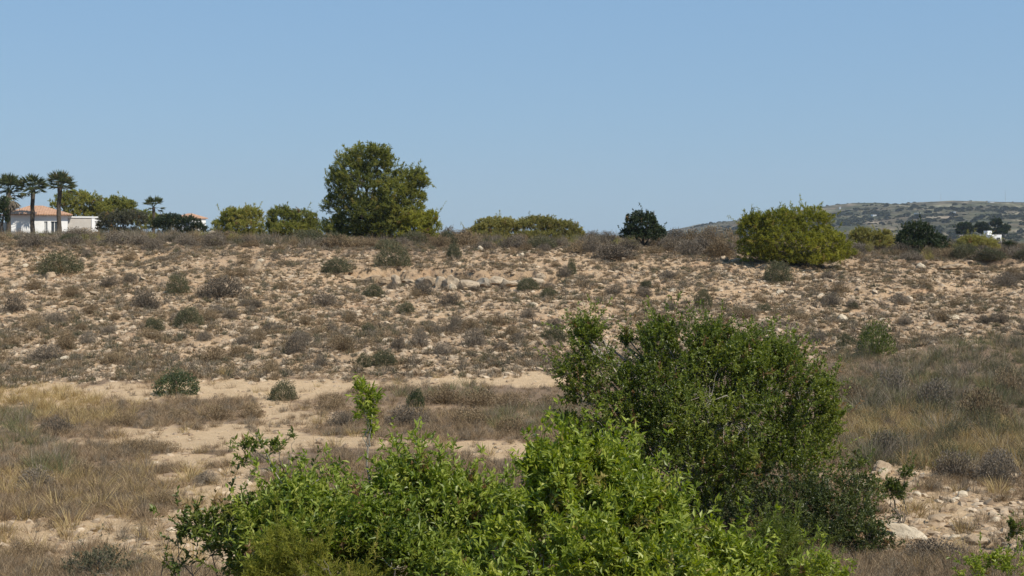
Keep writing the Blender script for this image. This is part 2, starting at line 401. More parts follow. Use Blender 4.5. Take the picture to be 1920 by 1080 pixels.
def rockmesh(r, sub=2, flat=.6, rough=.35, cuts=5):
    V, Fa = ICO[sub]; V = V.copy()
    for k in range(cuts):       # planar breaks give angular facets
        n = rdir(1, r)[0]; d = r.uniform(.45, .8); s = V@n; V -= np.outer(np.maximum(s-d, 0), n)
    o = r.uniform(0, 50, 3)
    V *= (1+rough*noise3(V[:, 0]*1.7+o[0], V[:, 1]*1.7+o[1], V[:, 2]*1.7+o[2])+.4*rough*noise3(V[:, 0]*4+o[0], V[:, 1]*4+o[1], V[:, 2]*4+o[2]))[:, None]
    V *= [1, r.uniform(.6, 1), flat*r.uniform(.8, 1.2)]
    return V, Fa
def tuft(r, n, h, spread, wd, lean=.6, curve=.5, seg=2):
    """blades / twigs fanning from a small base; ribbons of seg quads + tip"""
    az = r.uniform(0, 2*np.pi, n); el = r.uniform(0, 1, n)**.8*lean
    b = np.stack([np.cos(az), np.sin(az), np.zeros(n)], -1)
    base = b*(spread*np.sqrt(r.uniform(0, 1, n)))[:, None]*.5
    L = h*r.uniform(.45, 1.0, n)
    d0 = unit(b*np.sin(el)[:, None]+np.array([0, 0, 1.])*np.cos(el)[:, None]+r.normal(size=(n, 3))*.12)
    side = unit(np.cross(d0, rdir(n, r)))
    V = []; t = np.linspace(0, 1, seg+2)
    for k in range(seg+1):
        p = base+d0*(L*t[k])[:, None]+b*(curve*L*t[k]**2*.6)[:, None]-np.array([0, 0, 1.])*(curve*L*t[k]**2*.35)[:, None]
        ww = wd*(1-.75*t[k])
        V += [p-side*ww*.5, p+side*ww*.5]
    p = base+d0*L[:, None]+b*(curve*L*.6)[:, None]-np.array([0, 0, 1.])*(curve*L*.35)[:, None]
    V.append(p); m = len(V); V = np.stack(V, 1).reshape(-1, 3)
    B = np.arange(n)[:, None]*m; Q = np.concatenate([B+[2*k, 2*k+1, 2*k+3, 2*k+2] for k in range(seg)])
    T = B+[2*seg, 2*seg+1, 2*seg+2]
    tn = np.repeat(r.uniform(0, 1, n), m)
    return V, Q, T, tn
def twigs(r, n, w, h, wd, fuzz=0, fl=.03):
    """cushion of branching twigs filling a dome of width w, height h"""
    dr = rdir(n, r); dr[:, 2] = np.abs(dr[:, 2]); tip = dr*[w/2, w/2, h]*(r.uniform(.45, 1, n)**.6)[:, None]
    tip *= (1+.25*noise3(dr[:, 0]*2+r.uniform(0, 9), dr[:, 1]*2, dr[:, 2]*2))[:, None]
    base = tip*[.35, .35, .0]+[0, 0, .0]
    mid = base*.5+tip*.5+rdir(n, r)*w*.06; midz = mid.copy()
    # half start part-way: side twigs
    st = r.uniform(0, .6, n)[:, None]; a = base*(1-st)+mid*st
    side = unit(np.cross(tip-base, rdir(n, r)))
    V = np.stack([a-side*wd*.5, a+side*wd*.5, mid-side*wd*.4, mid+side*wd*.4, tip], 1).reshape(-1, 3)
    B = np.arange(n)[:, None]*5; Q = B+[0, 1, 3, 2]; T = B+[2, 3, 4]; t = np.repeat(r.uniform(0, 1, n), 5)
    if fuzz:
        k = r.integers(0, n, fuzz); f = r.uniform(.35, 1.05, fuzz)[:, None]
        p = mid[k]*(1-f)+tip[k]*f+rdir(fuzz, r)*w*.04; p[:, 2] = np.abs(p[:, 2])
        v, fc, tt = leaves(p, rdir(fuzz, r)+[0, 0, .4], rdir(fuzz, r), fl*r.uniform(.7, 1.4, fuzz), fl*.45, tint=r.uniform(0, 1, fuzz))
        T = np.concatenate([T, fc+len(V)]); V = np.concatenate([V, v]); t = np.concatenate([t, tt])
    return V, Q, T, t
def proto(name, tup, mat):
    V, Q, T, t = tup
    return build(name, V, [Q, T], M[mat], tint=t, link=False)
def sample(n, d0, d1, r, margin=1.0, power=1.0):
    """random ground points, even in the picture's depth rather than in area"""
    t = r.uniform(0, 1, n); d = (d0**-power+t*(d1**-power-d0**-power))**(-1/power)
    x = r.uniform(-1, 1, n)*(.42*d*margin+2)
    return x, d
def place(x, d, keep):
    x = x[keep]; d = d[keep]; z = gz(x, d); return np.stack([x, d, z], -1)
def rots(n, r, tilt=.15):
    return np.stack([r.normal(size=n)*tilt, r.normal(size=n)*tilt, r.uniform(0, 6.28, n)], -1)
def scl(n, r, lo, hi, p=1.5, zs=(.8, 1.2)):
    s = lo+(hi-lo)*r.uniform(0, 1, n)**p
    return np.stack([s*r.uniform(.8, 1.2, n), s, s*r.uniform(*zs, n)], -1)

r = np.random.default_rng(11)
# stones
sp = []
for k in range(6):
    v, f = rockmesh(r, 1, .5, .3, 3); sp.append(build('stone', v, [f], M['stone'], link=False))
x, d = sample(130000, 50, 112, r, 1.1, .6); c = cover(x, d, gz(x, d, False))
cl = .5+.5*np.clip(fbm(x*.35, d*.35, 3)*1.3, -1, 1)
pts = place(x, d, r.uniform(0, 1, len(x)) < c['slope']*(.3+.7*cl)*(1-.6*c['top']))
pts[:, 2] -= .01
s1 = scl(len(pts), r, .04, .30, 4.0)
x, d = sample(40000, 19, 60, r, 1.1, 1); c = cover(x, d, gz(x, d, False))
rb = np.maximum(c['bare']*(sstep(1500, 1600, c['px'])*.9+.4), .8*sstep(1560, 1620, c['px'])*sstep(870, 900, c['py']))
p2 = place(x, d, r.uniform(0, 1, len(x)) < rb); s2 = scl(len(p2), r, .02, .20, 4)
scatter('loose_stones', np.concatenate([pts, p2]), rots(len(pts)+len(p2), r, .25), np.concatenate([s1, s2]), sp, 'small tan stones strewn over the dry slope and bare ground')

# small scrub tufts all over the slope
tp = []
for k in range(4): tp.append(proto('tuft', twigs(r, 70, .5, .26, .016, 50, .035), 'greytwig'))
for k in range(3): tp.append(proto('tuft', twigs(r, 70, .5, .24, .016, 60, .035), 'browntwig'))
for k in range(4): tp.append(proto('tuft', twigs(r, 70, .5, .24, .016, 60, .04), 'greytwig' if k < 2 else 'greygreen'))
for k in range(2): tp.append(proto('tuft', twigs(r, 50, .5, .22, .014, 100, .04), 'brownstraw'))
tp.append(proto('tuft', twigs(r, 50, .5, .22, .014, 100, .04), 'greygreen'))
for k in range(2): tp.append(proto('tuft', twigs(r, 80, .5, .2, .018, 40, .04), 'browntwig'))
x, d = sample(120000, 50, 118, r, 1.1, .6); c = cover(x, d, gz(x, d, False))
cl = .5+.5*np.clip(fbm(x*.28+40, d*.28, 4)*1.4, -1, 1)
pts = place(x, d, r.uniform(0, 1, len(x)) < c['slope']*(.20+.62*cl+.9*c['top']))
s_ = scl(len(pts), r, .25, 1.55, 2.6)
scatter('slope_scrub', pts, rots(len(pts), r, .12), s_, tp, 'low grey and olive tufts dotted over the stony slope')

# dry brown grass of the flat ground
gp = []
for k in range(5): gp.append(proto('grass', tuft(r, 46, .34, .32, .007, .7, .4), 'brownstraw'))
for k in range(2): gp.append(proto('grass', twigs(r, 90, .45, .28, .007, 60, .02), 'greytwig'))
for k in range(2): gp.append(proto('grass', twigs(r, 90, .45, .26, .007, 60, .02), 'browntwig'))
x, d = sample(90000, 16, 60, r, 1.1, 1); c = cover(x, d, gz(x, d, False))
cl = .5+.5*np.clip(fbm(x*.5, d*.5, 3)*1.6, -1, 1)
pr = (c['flat']*(1-c['bare'])*(1-.5*c['straw'])*(.12+1.0*cl)+.03*c['flat'])*(1-.6*sstep(1560, 1620, c['px'])*sstep(870, 900, c['py'])*(1-sstep(1050, 1070, c['py'])))
pts = place(x, d, r.uniform(0, 1, len(x)) < pr)
scatter('dry_grass', pts, rots(len(pts), r, .12), scl(len(pts), r, .45, 1.25, 1.3), gp, 'low brown dried grass and twigs matting the flat ground')
sp_ = [proto('straw', tuft(r, 50, .5, .3, .008, .6, .45), 'straw') for k in range(4)]
x, d = sample(40000, 16, 62, r, 1.1, 1); c = cover(x, d, gz(x, d, False))
pts = place(x, d, r.uniform(0, 1, len(x)) < c['straw']*.8*(1-.8*c['slope'])+.02*c['flat'])
scatter('straw_grass', pts, rots(len(pts), r, .1), scl(len(pts), r, .5, 1.3, 1.2), sp_, 'golden straw grass in scattered patches')
gg = [proto('blades', tuft(r, 60, .6, .35, .009, .7, .35), 'grassgreen') for k in range(4)]
gg += [proto('blades', tuft(r, 50, .7, .35, .008, .5, .2), 'greytwig') for k in range(2)]
x, d = sample(40000, 16, 64, r, 1.1, 1); c = cover(x, d, gz(x, d, False))
pts = place(x, d, r.uniform(0, 1, len(x)) < c['green']*.7*(1-.8*c['slope']))
scatter('green_grass', pts, rots(len(pts), r, .1), scl(len(pts), r, .5, 1.2, 1.2), gg, 'dull green rough grass mixed with grey stalks')
# tall grey brush on the right
tb = [proto('brush', tuft(r, 80, 1.0, .6, .010, .75, .25, 3), 'greytwig') for k in range(4)]
tb += [proto('brush', twigs(r, 200, 1.1, .8, .010, 200, .03), 'greygreen') for k in range(3)]
tb += [proto('brush', tuft(r, 80, .9, .5, .010, .7, .3, 3), 'grassgreen') for k in range(4)]
tb += [proto('brush', tuft(r, 30, 1.4, .7, .013, .7, .2, 3), 'greytwig')]+[proto('brush', twigs(r, 120, 1.0, .7, .009, 600, .04), 'scrubleaf') for k in range(2)]
x, d = sample(16000, 24, 64, r, 1.25, 1); c = cover(x, d, gz(x, d, False))
pts = place(x, d, r.uniform(0, 1, len(x)) < c['right']*.55*(1-.6*c['straw'])*(.5+.5*noise2(x*.4, d*.4)+.2))
scatter('tall_brush', pts, rots(len(pts), r, .12), scl(len(pts), r, .5, 1.15, 1.3), tb, 'tall grey dry brush crowding the right of the gully')

pb = [proto('scrub', twigs(r, 260, 1.1, .75, .016, 160, .03), 'greytwig') for k in range(4)]+[proto('scrub', twigs(r, 260, 1.1, .7, .016, 160, .03), 'browntwig') for k in range(2)]
pb += [proto('scrub', twigs(r, 160, 1.0, .65, .014, 600, .045), 'greygreen') for k in range(2)]+[proto('scrub', twigs(r, 160, 1.0, .65, .014, 600, .045), 'oliveleaf')]
x, d = sample(9000, 97, 175, r, 1.15, .5); c = cover(x, d, gz(x, d, False))
pts = place(x, d, r.uniform(0, 1, len(x)) < (.4+.6*sstep(.0, .5, fbm(x*.15, d*.15, 3)))*sstep(96, 103, d))
scatter('plateau_scrub', pts, rots(len(pts), r, .1), scl(len(pts), r, .5, 1.6, 1.6, (.7, 1.1)), pb, 'knee high grey brown scrub covering the plateau edge')

# ------------------------------------------------------------------ shrubs and trees
def lobes_px(L):
    out = []
    for t in L:
        px, py, D, rx, rz = t[:5]; dep = t[5] if len(t) > 5 else 1.0
        p = P(px, py, D); s = D/F; out.append((p, np.array([rx*s, rx*s*dep, rz*s])))
    return out
def foliage(lobes, n, per, sl, ll, lw, r, origin, wob=.22, nf=1.2, gap=-.35, upb=.45, inner=.45, whorl=.6, tmode=0, reach=.22):
    """shoots carrying leaves over uneven lobes. returns leaf mesh arrays and shoot bases"""
    ar = np.array([(l[1][0]*l[1][2])**.9 for l in lobes]); k = r.choice(len(lobes), n, p=ar/ar.sum())
    C = np.array([l[0] for l in lobes])[k]; S = np.array([l[1] for l in lobes])[k]
    dr = rdir(n, r); dr[:, 2] = np.where(dr[:, 2] < -.3, -dr[:, 2], dr[:, 2])
    rad = inner+(1-inner)*r.uniform(0, 1, n)**.45
    tip = C+dr*S*rad[:, None]
    no = noise3(tip[:, 0]*nf/1.0+31, tip[:, 1]*nf+7, tip[:, 2]*nf+3)+.5*noise3(tip[:, 0]*nf*2.6, tip[:, 1]*nf*2.6, tip[:, 2]*nf*2.6)
    tip = C+dr*S*(rad*(1+wob*no))[:, None]
    keep = no > gap+r.normal(size=n)*.15
    if keep.sum() < n*.3: keep[:] = True
    keep_i = keep
    tip = tip[keep]; dr = dr[keep]; no = no[keep]; n = len(tip)
    sd = unit(dr*.7+[0, 0, upb]+r.normal(size=(n, 3))*.35)
    Ls = sl*r.uniform(.5, 1.3, n)
    ex = (r.uniform(0, 1, n) < reach)*r.uniform(.4, 1.7, n)*sl*(rad[keep_i] > .8)
    tip = tip+sd*ex[:, None]; Ls = Ls+ex*.8
    m = per; t = r.uniform(0, 1, (n, m))**.7
    st = r.uniform(-.22, .22, n)[:, None]+r.uniform(-.22, .22, (n, m))+.5+(.10*no+.22*noise3(tip[:, 0]*nf*.45+77, tip[:, 1]*nf*.45, tip[:, 2]*nf*.45))[:, None]
    st = st+.12*(t-.5)       # young leaves at the shoot tips are yellower
    Pp = tip[:, None]+sd[:, None]*(Ls[:, None]*(t-.7))[..., None]
    rd = r.normal(size=(n, m, 3)); D_ = unit(rd*whorl+sd[:, None]*.75)
    Nn = unit(r.normal(size=(n, m, 3))*.5+[0, 0, .9])
    q = lambda a: a.reshape(-1, 3)
    V, Fc, T = leaves(q(Pp), q(D_), q(Nn), (ll*r.uniform(.55, 1.2, (n, m))*r.uniform(.7, 1.2, n)[:, None]).ravel(), (lw*r.uniform(.7, 1.2, (n, m))).ravel(), tint=np.where((r.uniform(0, 1, n) < .03)[:, None], 1.0, np.clip(st, 0, 1)*.8).ravel())
    return V-origin, Fc, T, tip-sd*Ls[:, None]*.7-origin, sd
def limbs(lobes, origin, base, bases, r, r0, nl=None, ntw=150, pale=False):
    paths = []; ends = []
    fork = base-origin
    for (c, s) in lobes:
        for q in range(nl or 2):
            e = c-origin+rdir(1, r)[0]*s*.45
            a = fork+np.array([r.normal()*r0*1.5, r.normal()*r0*1.5, 0])
            ln = np.linalg.norm(e-a)
            p = bez(a, e, np.array([0, 0, .25*ln])*r.uniform(.2, 1), r, 7, .035)
            paths.append((p, np.linspace(r0*r.uniform(.5, .9), r0*.18, 7))); ends.append(p[3:])
    E = np.concatenate(ends)
    if ntw and len(bases):
        for b in bases[r.choice(len(bases), min(ntw, len(bases)), replace=False)]:
            dd = np.linalg.norm(E-b, axis=1); e = E[np.argmin(dd+r.uniform(0, .2, len(E))*dd)]
            ln = np.linalg.norm(b-e)
            if ln > 2.2*r0*40: continue
            paths.append((bez(e, b, np.array([0, 0, .1*ln]), r, 4, .07), np.linspace(r0*.16, r0*.05, 4)))
    return tubes(paths, 5)
def woody(name, label, cat, base, lobes, n, per, sl, ll, lw, mat, bark, seed, r0=.06, ntw=150, trunk_h=None, group=None, crown='crown', stem='trunk', nl=None, **k):
    r = np.random.default_rng(seed); base = np.asarray(base, float)
    root = empty(name, base, label=label, cat=cat, group=group)
    V, Fc, T, B, sd = foliage(lobes, n, per, sl, ll, lw, r, base, **k)
    build(crown, V, [Fc], M[mat], root, tint=T)
    fk = base.copy(); paths = None
    if trunk_h:
        fk[2] += trunk_h
    v, q = limbs(lobes, base, fk, B, r, r0, nl, ntw)
    if trunk_h:
        p = bez([0, 0, -.15], fk-base, [0, 0, 0], r, 5, .03); v2, q2 = tubes([(p, np.linspace(r0*1.5, r0*1.0, 5))], 8)
        q = np.concatenate([q, q2+len(v)]); v = np.concatenate([v, v2])
    build(stem, v, [q], M[bark], root, smooth=True)
    return root
def on_ground(px, D):
    x = (px-960)/F*D; return np.array([x, D, float(gz(x, D))])
def at_line(px, D, py, rz):  # helper: ground z at px,D
    return on_ground(px, D)

# front shrubs, close to the camera
woody('green_shrub', 'large bright green leafy shrub nearest the viewer, filling the bottom centre and right', 'shrub', on_ground(1150, 10.2),
      lobes_px([(1055, 935, 10.4, 70, 85), (1010, 890, 10.6, 36, 56), (985, 980, 10.5, 70, 80), (1090, 880, 10.6, 50, 50),  (1175, 985, 10.2, 105, 85), (1300, 1055, 10, 100, 80), (1080, 1080, 9.6, 150, 110),
                (1250, 1130, 9.4, 160, 90), (1130, 905, 10.8, 60, 60), (1390, 1100, 9.8, 60, 60), (940, 1010, 10.2, 70, 70), (960, 1130, 9.4, 110, 80)]),
      3600, 20, .20, .076, .028, 'bright', 'bark_pale', 21, .035, 300, wob=.42, nf=1.9, inner=.3, gap=-.3, reach=.2, upb=.6, whorl=.75, crown='foliage', stem='stems')
woody('green_shrub', 'mid green leafy shrub at the bottom centre, left of the brightest shrub', 'shrub', on_ground(720, 11.4),
      lobes_px([(575, 965, 11.4, 80, 60), (645, 935, 11.6, 55, 62), (710, 925, 11.6, 62, 74), (785, 955, 11.6, 75, 80), (840, 940, 11.7, 40, 56), (890, 985, 11.4, 70, 62), (745, 905, 11.7, 30, 50), (950, 1000, 11.3, 60, 60), (700, 1010, 11.2, 100, 70),
                (600, 1060, 11, 110, 90), (770, 1080, 10.8, 120, 100), (900, 1090, 10.8, 110, 90), (500, 1010, 11.4, 50, 60)]),
      4600, 20, .20, .074, .027, 'fresh', 'bark_pale', 22, .035, 300, wob=.42, nf=1.9, inner=.3, gap=-.3, reach=.2, upb=.6, whorl=.75, crown='foliage', stem='stems')
woody('green_sprig', 'slender upright sprig of bright leaves rising alone above the mid green shrub', 'sprig', P(690, 930, 11.7),
      lobes_px([(676, 735, 11.7, 18, 18), (698, 748, 11.7, 20, 18), (684, 775, 11.7, 22, 20), (694, 805, 11.8, 13, 20)]), 66, 14, .12, .066, .02, 'bright', 'bark_pale', 23, .008, 20, trunk_h=.45, wob=.5, reach=.1, nf=3, inner=.2, crown='leaves', stem='stem', nl=1, gap=-2)
woody('green_sprig', 'loose leafy branch tips standing over the dirt track left of the lone sprig', 'sprig', P(540, 960, 12.0),
      lobes_px([(478, 838, 12, 34, 22), (455, 868, 12, 22, 16), (520, 850, 12, 34, 26), (548, 830, 12, 16, 28), (500, 888, 12, 30, 24), (468, 812, 12, 8, 16)]), 80, 16, .15, .066, .022, 'mid', 'bark', 24, .012, 60, trunk_h=.25, wob=.35, nf=3, inner=.2, crown='leaves', stem='stem', nl=1, gap=-.6)
woody('leathery_shrub', 'dark leathery leaved shrub at the bottom left beside the bare bent branch', 'shrub', on_ground(400, 11.8),
      lobes_px([(390, 985, 11.8, 60, 34), (330, 1005, 11.9, 38, 26), (430, 1040, 11.7, 80, 60), (345, 1062, 11.8, 46, 34), (480, 980, 11.8, 40, 60), (490, 1090, 11.5, 90, 60), (310, 1040, 12, 14, 34), (560, 940, 11.9, 50, 40)]),
      520, 22, .2, .062, .026, 'dark', 'bark', 25, .02, 160, wob=.4, nf=2.8, inner=.25, crown='foliage', stem='stems')
# the bare bent branch
r = np.random.default_rng(5)
def pxpath(L, D): return np.array([P(a, b, D) for a, b in L])
br = empty('bare_branch', P(462, 1085, 11.3), label='bare grey bent branch sticking out of the leaves at bottom left', cat='branch')
o_ = P(462, 1085, 11.3)
ps = [(pxpath([(462, 1130), (462, 1085), (475, 1040), (500, 985), (530, 943), (545, 925)], 11.3)-o_, np.linspace(.018, .011, 6)),
      (pxpath([(545, 925), (568, 918), (585, 908), (598, 899)], 11.3)-o_, np.linspace(.011, .005, 4)),
      (pxpath([(538, 933), (560, 926), (585, 926)], 11.3)-o_, np.linspace(.007, .003, 3)),
      (pxpath([(545, 925), (528, 905), (512, 880), (500, 850)], 11.35)-o_, np.linspace(.008, .004, 4)),
      (pxpath([(548, 945), (560, 975), (580, 1000)], 11.25)-o_, np.linspace(.006, .003, 3))]
v, q = tubes(ps, 7); build('wood', v, [q], M['bark_pale'], br, smooth=True)
woody('feathery_bush', 'yellow green feathery bush low at the bottom edge under the bent branch', 'bush', on_ground(580, 10.2),
      lobes_px([(530, 1045, 10.2, 50, 46), (590, 1070, 10.1, 60, 50), (640, 1100, 10, 70, 50), (500, 1100, 10.1, 60, 50)]), 900, 40, .2, .05, .006, 'yellowpine', 'bark', 26, .02, 60, wob=.2, nf=3, whorl=.5, upb=.8, crown='foliage', stem='stems')
woody('feathery_bush', 'deep green soft feathery bush at the bottom edge right of the brightest shrub', 'bush', on_ground(1480, 14),
      lobes_px([(1450, 1040, 14, 60, 60), (1500, 1090, 14, 60, 50), (1400, 1090, 14, 60, 60)]), 900, 40, .2, .055, .007, 'mid', 'bark', 27, .02, 60, wob=.2, nf=2.5, whorl=.5, upb=.8, crown='foliage', stem='stems')
woody('green_sprig', 'yellowish sprigs at the bottom edge right of the deep green feathery bush', 'sprig', on_ground(1555, 12),
      lobes_px([(1540, 1058, 12, 22, 26), (1570, 1080, 12, 36, 22), (1510, 1075, 12, 24, 18)]), 60, 20, .18, .06, .02, 'bright', 'bark', 28, .012, 30, wob=.3, nf=3, inner=.2, crown='leaves', stem='stem', gap=-.6)
woody('green_sprig', 'yellowish sprigs at the bottom right corner over the rocky ground', 'sprig', on_ground(1860, 14),
      lobes_px([(1850, 1062, 14, 36, 20), (1880, 1050, 14, 20, 18), (1830, 1078, 14, 30, 16), (1905, 1072, 14, 30, 16)]), 80, 18, .16, .055, .02, 'bright', 'bark', 29, .012, 40, wob=.3, nf=3, inner=.2, crown='leaves', stem='stem', gap=-.6)
# the dark shrub-tree
woody('dark_tree', 'big dark green many stemmed shrub tree standing in the gully at centre right', 'tree', on_ground(1350, 27.5),
      lobes_px([(1120, 680, 27.5, 46, 42), (1105, 640, 27.5, 30, 36), (1092, 622, 27.6, 22, 30), (1075, 700, 27.5, 32, 20), (1095, 745, 27.3, 40, 36), (1066, 800, 27.3, 22, 26), (1105, 830, 27.2, 40, 40), (1240, 640, 27.5, 48, 46), (1285, 690, 27.4, 80, 66), (1215, 735, 27, 70, 70),
                (1175, 640, 27.7, 14, 22), (1365, 705, 27.5, 80, 66), (1450, 690, 27.6, 62, 44), (1440, 740, 27.3, 95, 80), (1400, 690, 27.6, 60, 56), (1525, 745, 27.6, 46, 56), (1340, 790, 26.6, 120, 90), (1190, 820, 26.8, 90, 80), (1500, 840, 27.2, 74, 84), (1290, 880, 26.5, 120, 70), (1420, 880, 26.8, 110, 70),
                (1320, 655, 27.6, 56, 40), (1340, 630, 27.8, 34, 20), (1556, 800, 27.4, 26, 60), (1340, 950, 26.4, 90, 40)]),
      8500, 20, .3, .082, .036, 'treeleaf', 'bark_pale', 31, .08, 1100, wob=.42, nf=1.6, gap=-.42, inner=.4, reach=.3, crown='crown', stem='stems', nl=3)
woody('dark_bush', 'low dark bush at the right foot of the big dark shrub tree', 'bush', on_ground(1530, 25),
      lobes_px([(1480, 950, 25, 90, 50), (1570, 975, 24.5, 70, 50), (1640, 1020, 23.5, 50, 40), (1510, 1020, 24, 100, 50), (1430, 1000, 24.5, 70, 50), (1590, 915, 25.5, 50, 24), (1340, 1000, 25, 90, 50)]),
      1900, 20, .28, .08, .03, 'deepleaf', 'bark_dark', 32, .05, 250, wob=.35, nf=1.4, inner=.4, crown='foliage', stem='stems')
woody('leafy_plant', 'small upright leafy plant on the rocky patch right of the dark shrub tree', 'plant', on_ground(1690, 25.5),
      lobes_px([(1692, 930, 25.5, 20, 32), (1700, 890, 25.5, 14, 16), (1675, 925, 25.5, 14, 24), (1665, 905, 25.5, 10, 10)]), 110, 18, .2, .08, .025, 'dark', 'bark', 33, .015, 30, wob=.3, nf=2, inner=.2, crown='foliage', stem='stems')
woody('leafy_plant', 'sparse leafy plant between the dark shrub tree and the rocky patch', 'plant', on_ground(1630, 27),
      lobes_px([(1600, 880, 27, 34, 30), (1635, 905, 27, 26, 26), (1585, 920, 27, 24, 26), (1610, 940, 26.5, 40, 14), (1655, 925, 26.5, 14, 18)]), 170, 16, .2, .08, .028, 'dark', 'bark', 34, .015, 60, wob=.35, nf=2, inner=.1, crown='foliage', stem='stems')
woody('leafy_plant', 'dark leafy plant cut by the right edge above the bottom corner', 'plant', on_ground(1912, 24),
      lobes_px([(1912, 1010, 24, 26, 26), (1930, 1030, 24, 30, 20), (1900, 985, 24, 10, 10)]), 150, 18, .2, .075, .028, 'dark', 'bark', 35, .015, 40, wob=.3, nf=2, inner=.2, crown='foliage', stem='stems')
woody('leafy_plant', 'greyish leafy shrub on bare ground at the bottom left edge of the picture', 'plant', on_ground(180, 22),
      lobes_px([(145, 1055, 22, 40, 24), (200, 1050, 22, 44, 26), (180, 1078, 21.5, 70, 24), (235, 1065, 22, 20, 18)]), 260, 16, .2, .06, .018, 'greygreen', 'bark_pale', 36, .012, 120, wob=.35, nf=2, inner=.2, crown='foliage', stem='stems')

# plateau trees
def trees_line(name, label, cat, px, D, L, n, mat, seed, per=26, ll=.22, lw=.05, sl=.6, bark='bark_dark', r0=.12, group=None, ntw=60, **k):
    return woody(name, label, cat, on_ground(px, D), lobes_px([(a, b, D+dd, c, e) for (a, b, c, e, dd) in L]), n, per, sl, ll, lw, mat, bark, seed, r0, ntw, group=group, **k)
k_ = dict(wob=.24, nf=.6, inner=.4, gap=-.8, reach=.03)
trees_line('pine_tree', 'tall broad pine standing alone on the skyline left of centre', 'tree', 705, 112,
           [(700, 305, 48, 38, 0), (735, 320, 36, 34, .5), (665, 322, 38, 34, 0), (640, 350, 30, 34, 0), (640, 385, 32, 26, 0), (680, 355, 50, 45, -1), (760, 345, 42, 28, 0), (782, 345, 20, 26, 0),
            (740, 375, 50, 36, -1), (690, 400, 60, 36, -1), (650, 425, 42, 18, 0), (710, 430, 60, 22, -1), (770, 375, 28, 22, 0), (625, 432, 16, 12, 0), (765, 418, 36, 20, -.5), (660, 440, 44, 14, 0), (725, 442, 54, 14, -1), (690, 415, 60, 26, -1), (630, 438, 22, 12, 0), (745, 405, 50, 30, -1)],
           3700, 'pine', 41, per=30, ll=.28, lw=.06, sl=.6, r0=.2, trunk_h=.5, ntw=220, **{**k_, 'gap': -.5, 'wob': .36, 'nf': .7})
trees_line('pine_bush', 'yellow green bushy pine at the right foot of the tall pine', 'bush', 785, 110,
           [(775, 418, 34, 22, 0), (805, 412, 20, 18, 0), (800, 440, 26, 16, -.5), (765, 445, 26, 12, -.5), (815, 428, 16, 18, 0), (785, 430, 38, 20, -.5)], 900, 'yellowpine', 42, **k_)
big = [(1420, 430, 38, 36, 0), (1460, 425, 50, 34, 0), (1520, 420, 45, 32, 0), (1480, 460, 70, 34, -1), (1550, 460, 45, 38, 0), (1575, 480, 28, 20, -.5), (1420, 465, 34, 28, 0), (1530, 488, 50, 16, -1), (1460, 480, 40, 18, 0), (1425, 484, 34, 16, 0), (1500, 490, 60, 14, 0)]
trees_line('pine_bush', 'large spreading yellow green bush on the slope edge at right', 'bush', 1490, 91, big, 2800, 'yellowpine', 43, per=30, ll=.20, lw=.045, sl=.4, **{**k_, 'nf': .8, 'wob': .26, 'reach': .12})
trees_line('carob_tree', 'rounded dark green tree on the skyline right of centre', 'tree', 1205, 106,
           [(1205, 425, 38, 28, 0), (1185, 440, 26, 18, 0), (1228, 440, 26, 18, 0), (1205, 445, 40, 14, -.5)], 900, 'carob', 44, ll=.16, lw=.07, sl=.4, **{**k_, 'nf': .9})
trees_line('carob_tree', 'dome shaped very dark tree near the right below the hills', 'tree', 1725, 104,
           [(1722, 440, 36, 24, 0), (1705, 452, 32, 20, 0), (1748, 455, 32, 18, 0), (1725, 460, 50, 12, -.5)], 900, 'carob', 45, ll=.16, lw=.07, sl=.35, **{**k_, 'nf': .9, 'wob': .15})
bl = [  # name, label, px, D, lobes, n, mat, seed
 ('green_bush', 'rounded olive bush, left one of the pair left of the tall pine', 450, 125, [(440, 410, 30, 22, 0), (465, 408, 30, 20, 0), (420, 425, 24, 16, 0), (460, 428, 38, 16, -1), (420, 440, 30, 12, 0), (470, 442, 34, 12, -.5)], 900, 'pine', 51),
 ('green_bush', 'rounded olive bush, right one of the pair left of the tall pine', 550, 122, [(530, 410, 30, 22, 0), (565, 410, 30, 18, 0), (580, 428, 22, 20, 0), (545, 430, 40, 16, -1), (510, 430, 12, 20, 0), (530, 442, 34, 12, 0), (580, 442, 24, 12, -.5)], 950, 'pine', 52),
 ('green_bush', 'smooth olive green mound bush, left one of the two on the skyline at centre', 925, 125, [(925, 428, 38, 20, 0), (900, 438, 26, 14, 0), (950, 430, 24, 20, 0), (920, 445, 46, 12, -1)], 800, 'oliveleaf', 53),
 ('green_bush', 'smooth olive green mound bush, right one of the two on the skyline at centre', 1030, 125, [(1005, 425, 40, 20, 0), (1050, 430, 38, 17, 0), (1080, 440, 16, 12, 0), (1020, 444, 70, 12, -1)], 1000, 'oliveleaf', 54),
 ('green_bush', 'dark green bush below the small house roof at left', 335, 150, [(320, 420, 30, 20, 0), (350, 422, 30, 18, 0), (372, 432, 20, 14, 0), (300, 425, 20, 16, 0), (340, 440, 46, 12, 0)], 700, 'carob', 55),
 ('green_bush', 'grey olive bush right of the white house', 225, 152, [(215, 418, 34, 22, 0), (250, 415, 30, 22, 0), (196, 428, 16, 14, 0), (230, 438, 46, 14, 0)], 700, 'greygreen', 56),
 ('green_bush', 'olive brown bush between the big yellow bush and the dark dome tree', 1640, 108, [(1620, 445, 30, 18, 0), (1655, 446, 24, 17, 0), (1640, 458, 40, 14, 0)], 420, 'oliveleaf', 57),
 ('green_bush', 'low olive mound right of the dark dome tree', 1830, 105, [(1830, 458, 36, 16, 0), (1810, 465, 26, 12, 0), (1855, 464, 18, 10, 0)], 380, 'oliveleaf', 58),
 ('green_bush', 'small dark bush near the right edge beyond the olive mound', 1893, 108, [(1893, 462, 15, 8, 0)], 60, 'carob', 59),
]
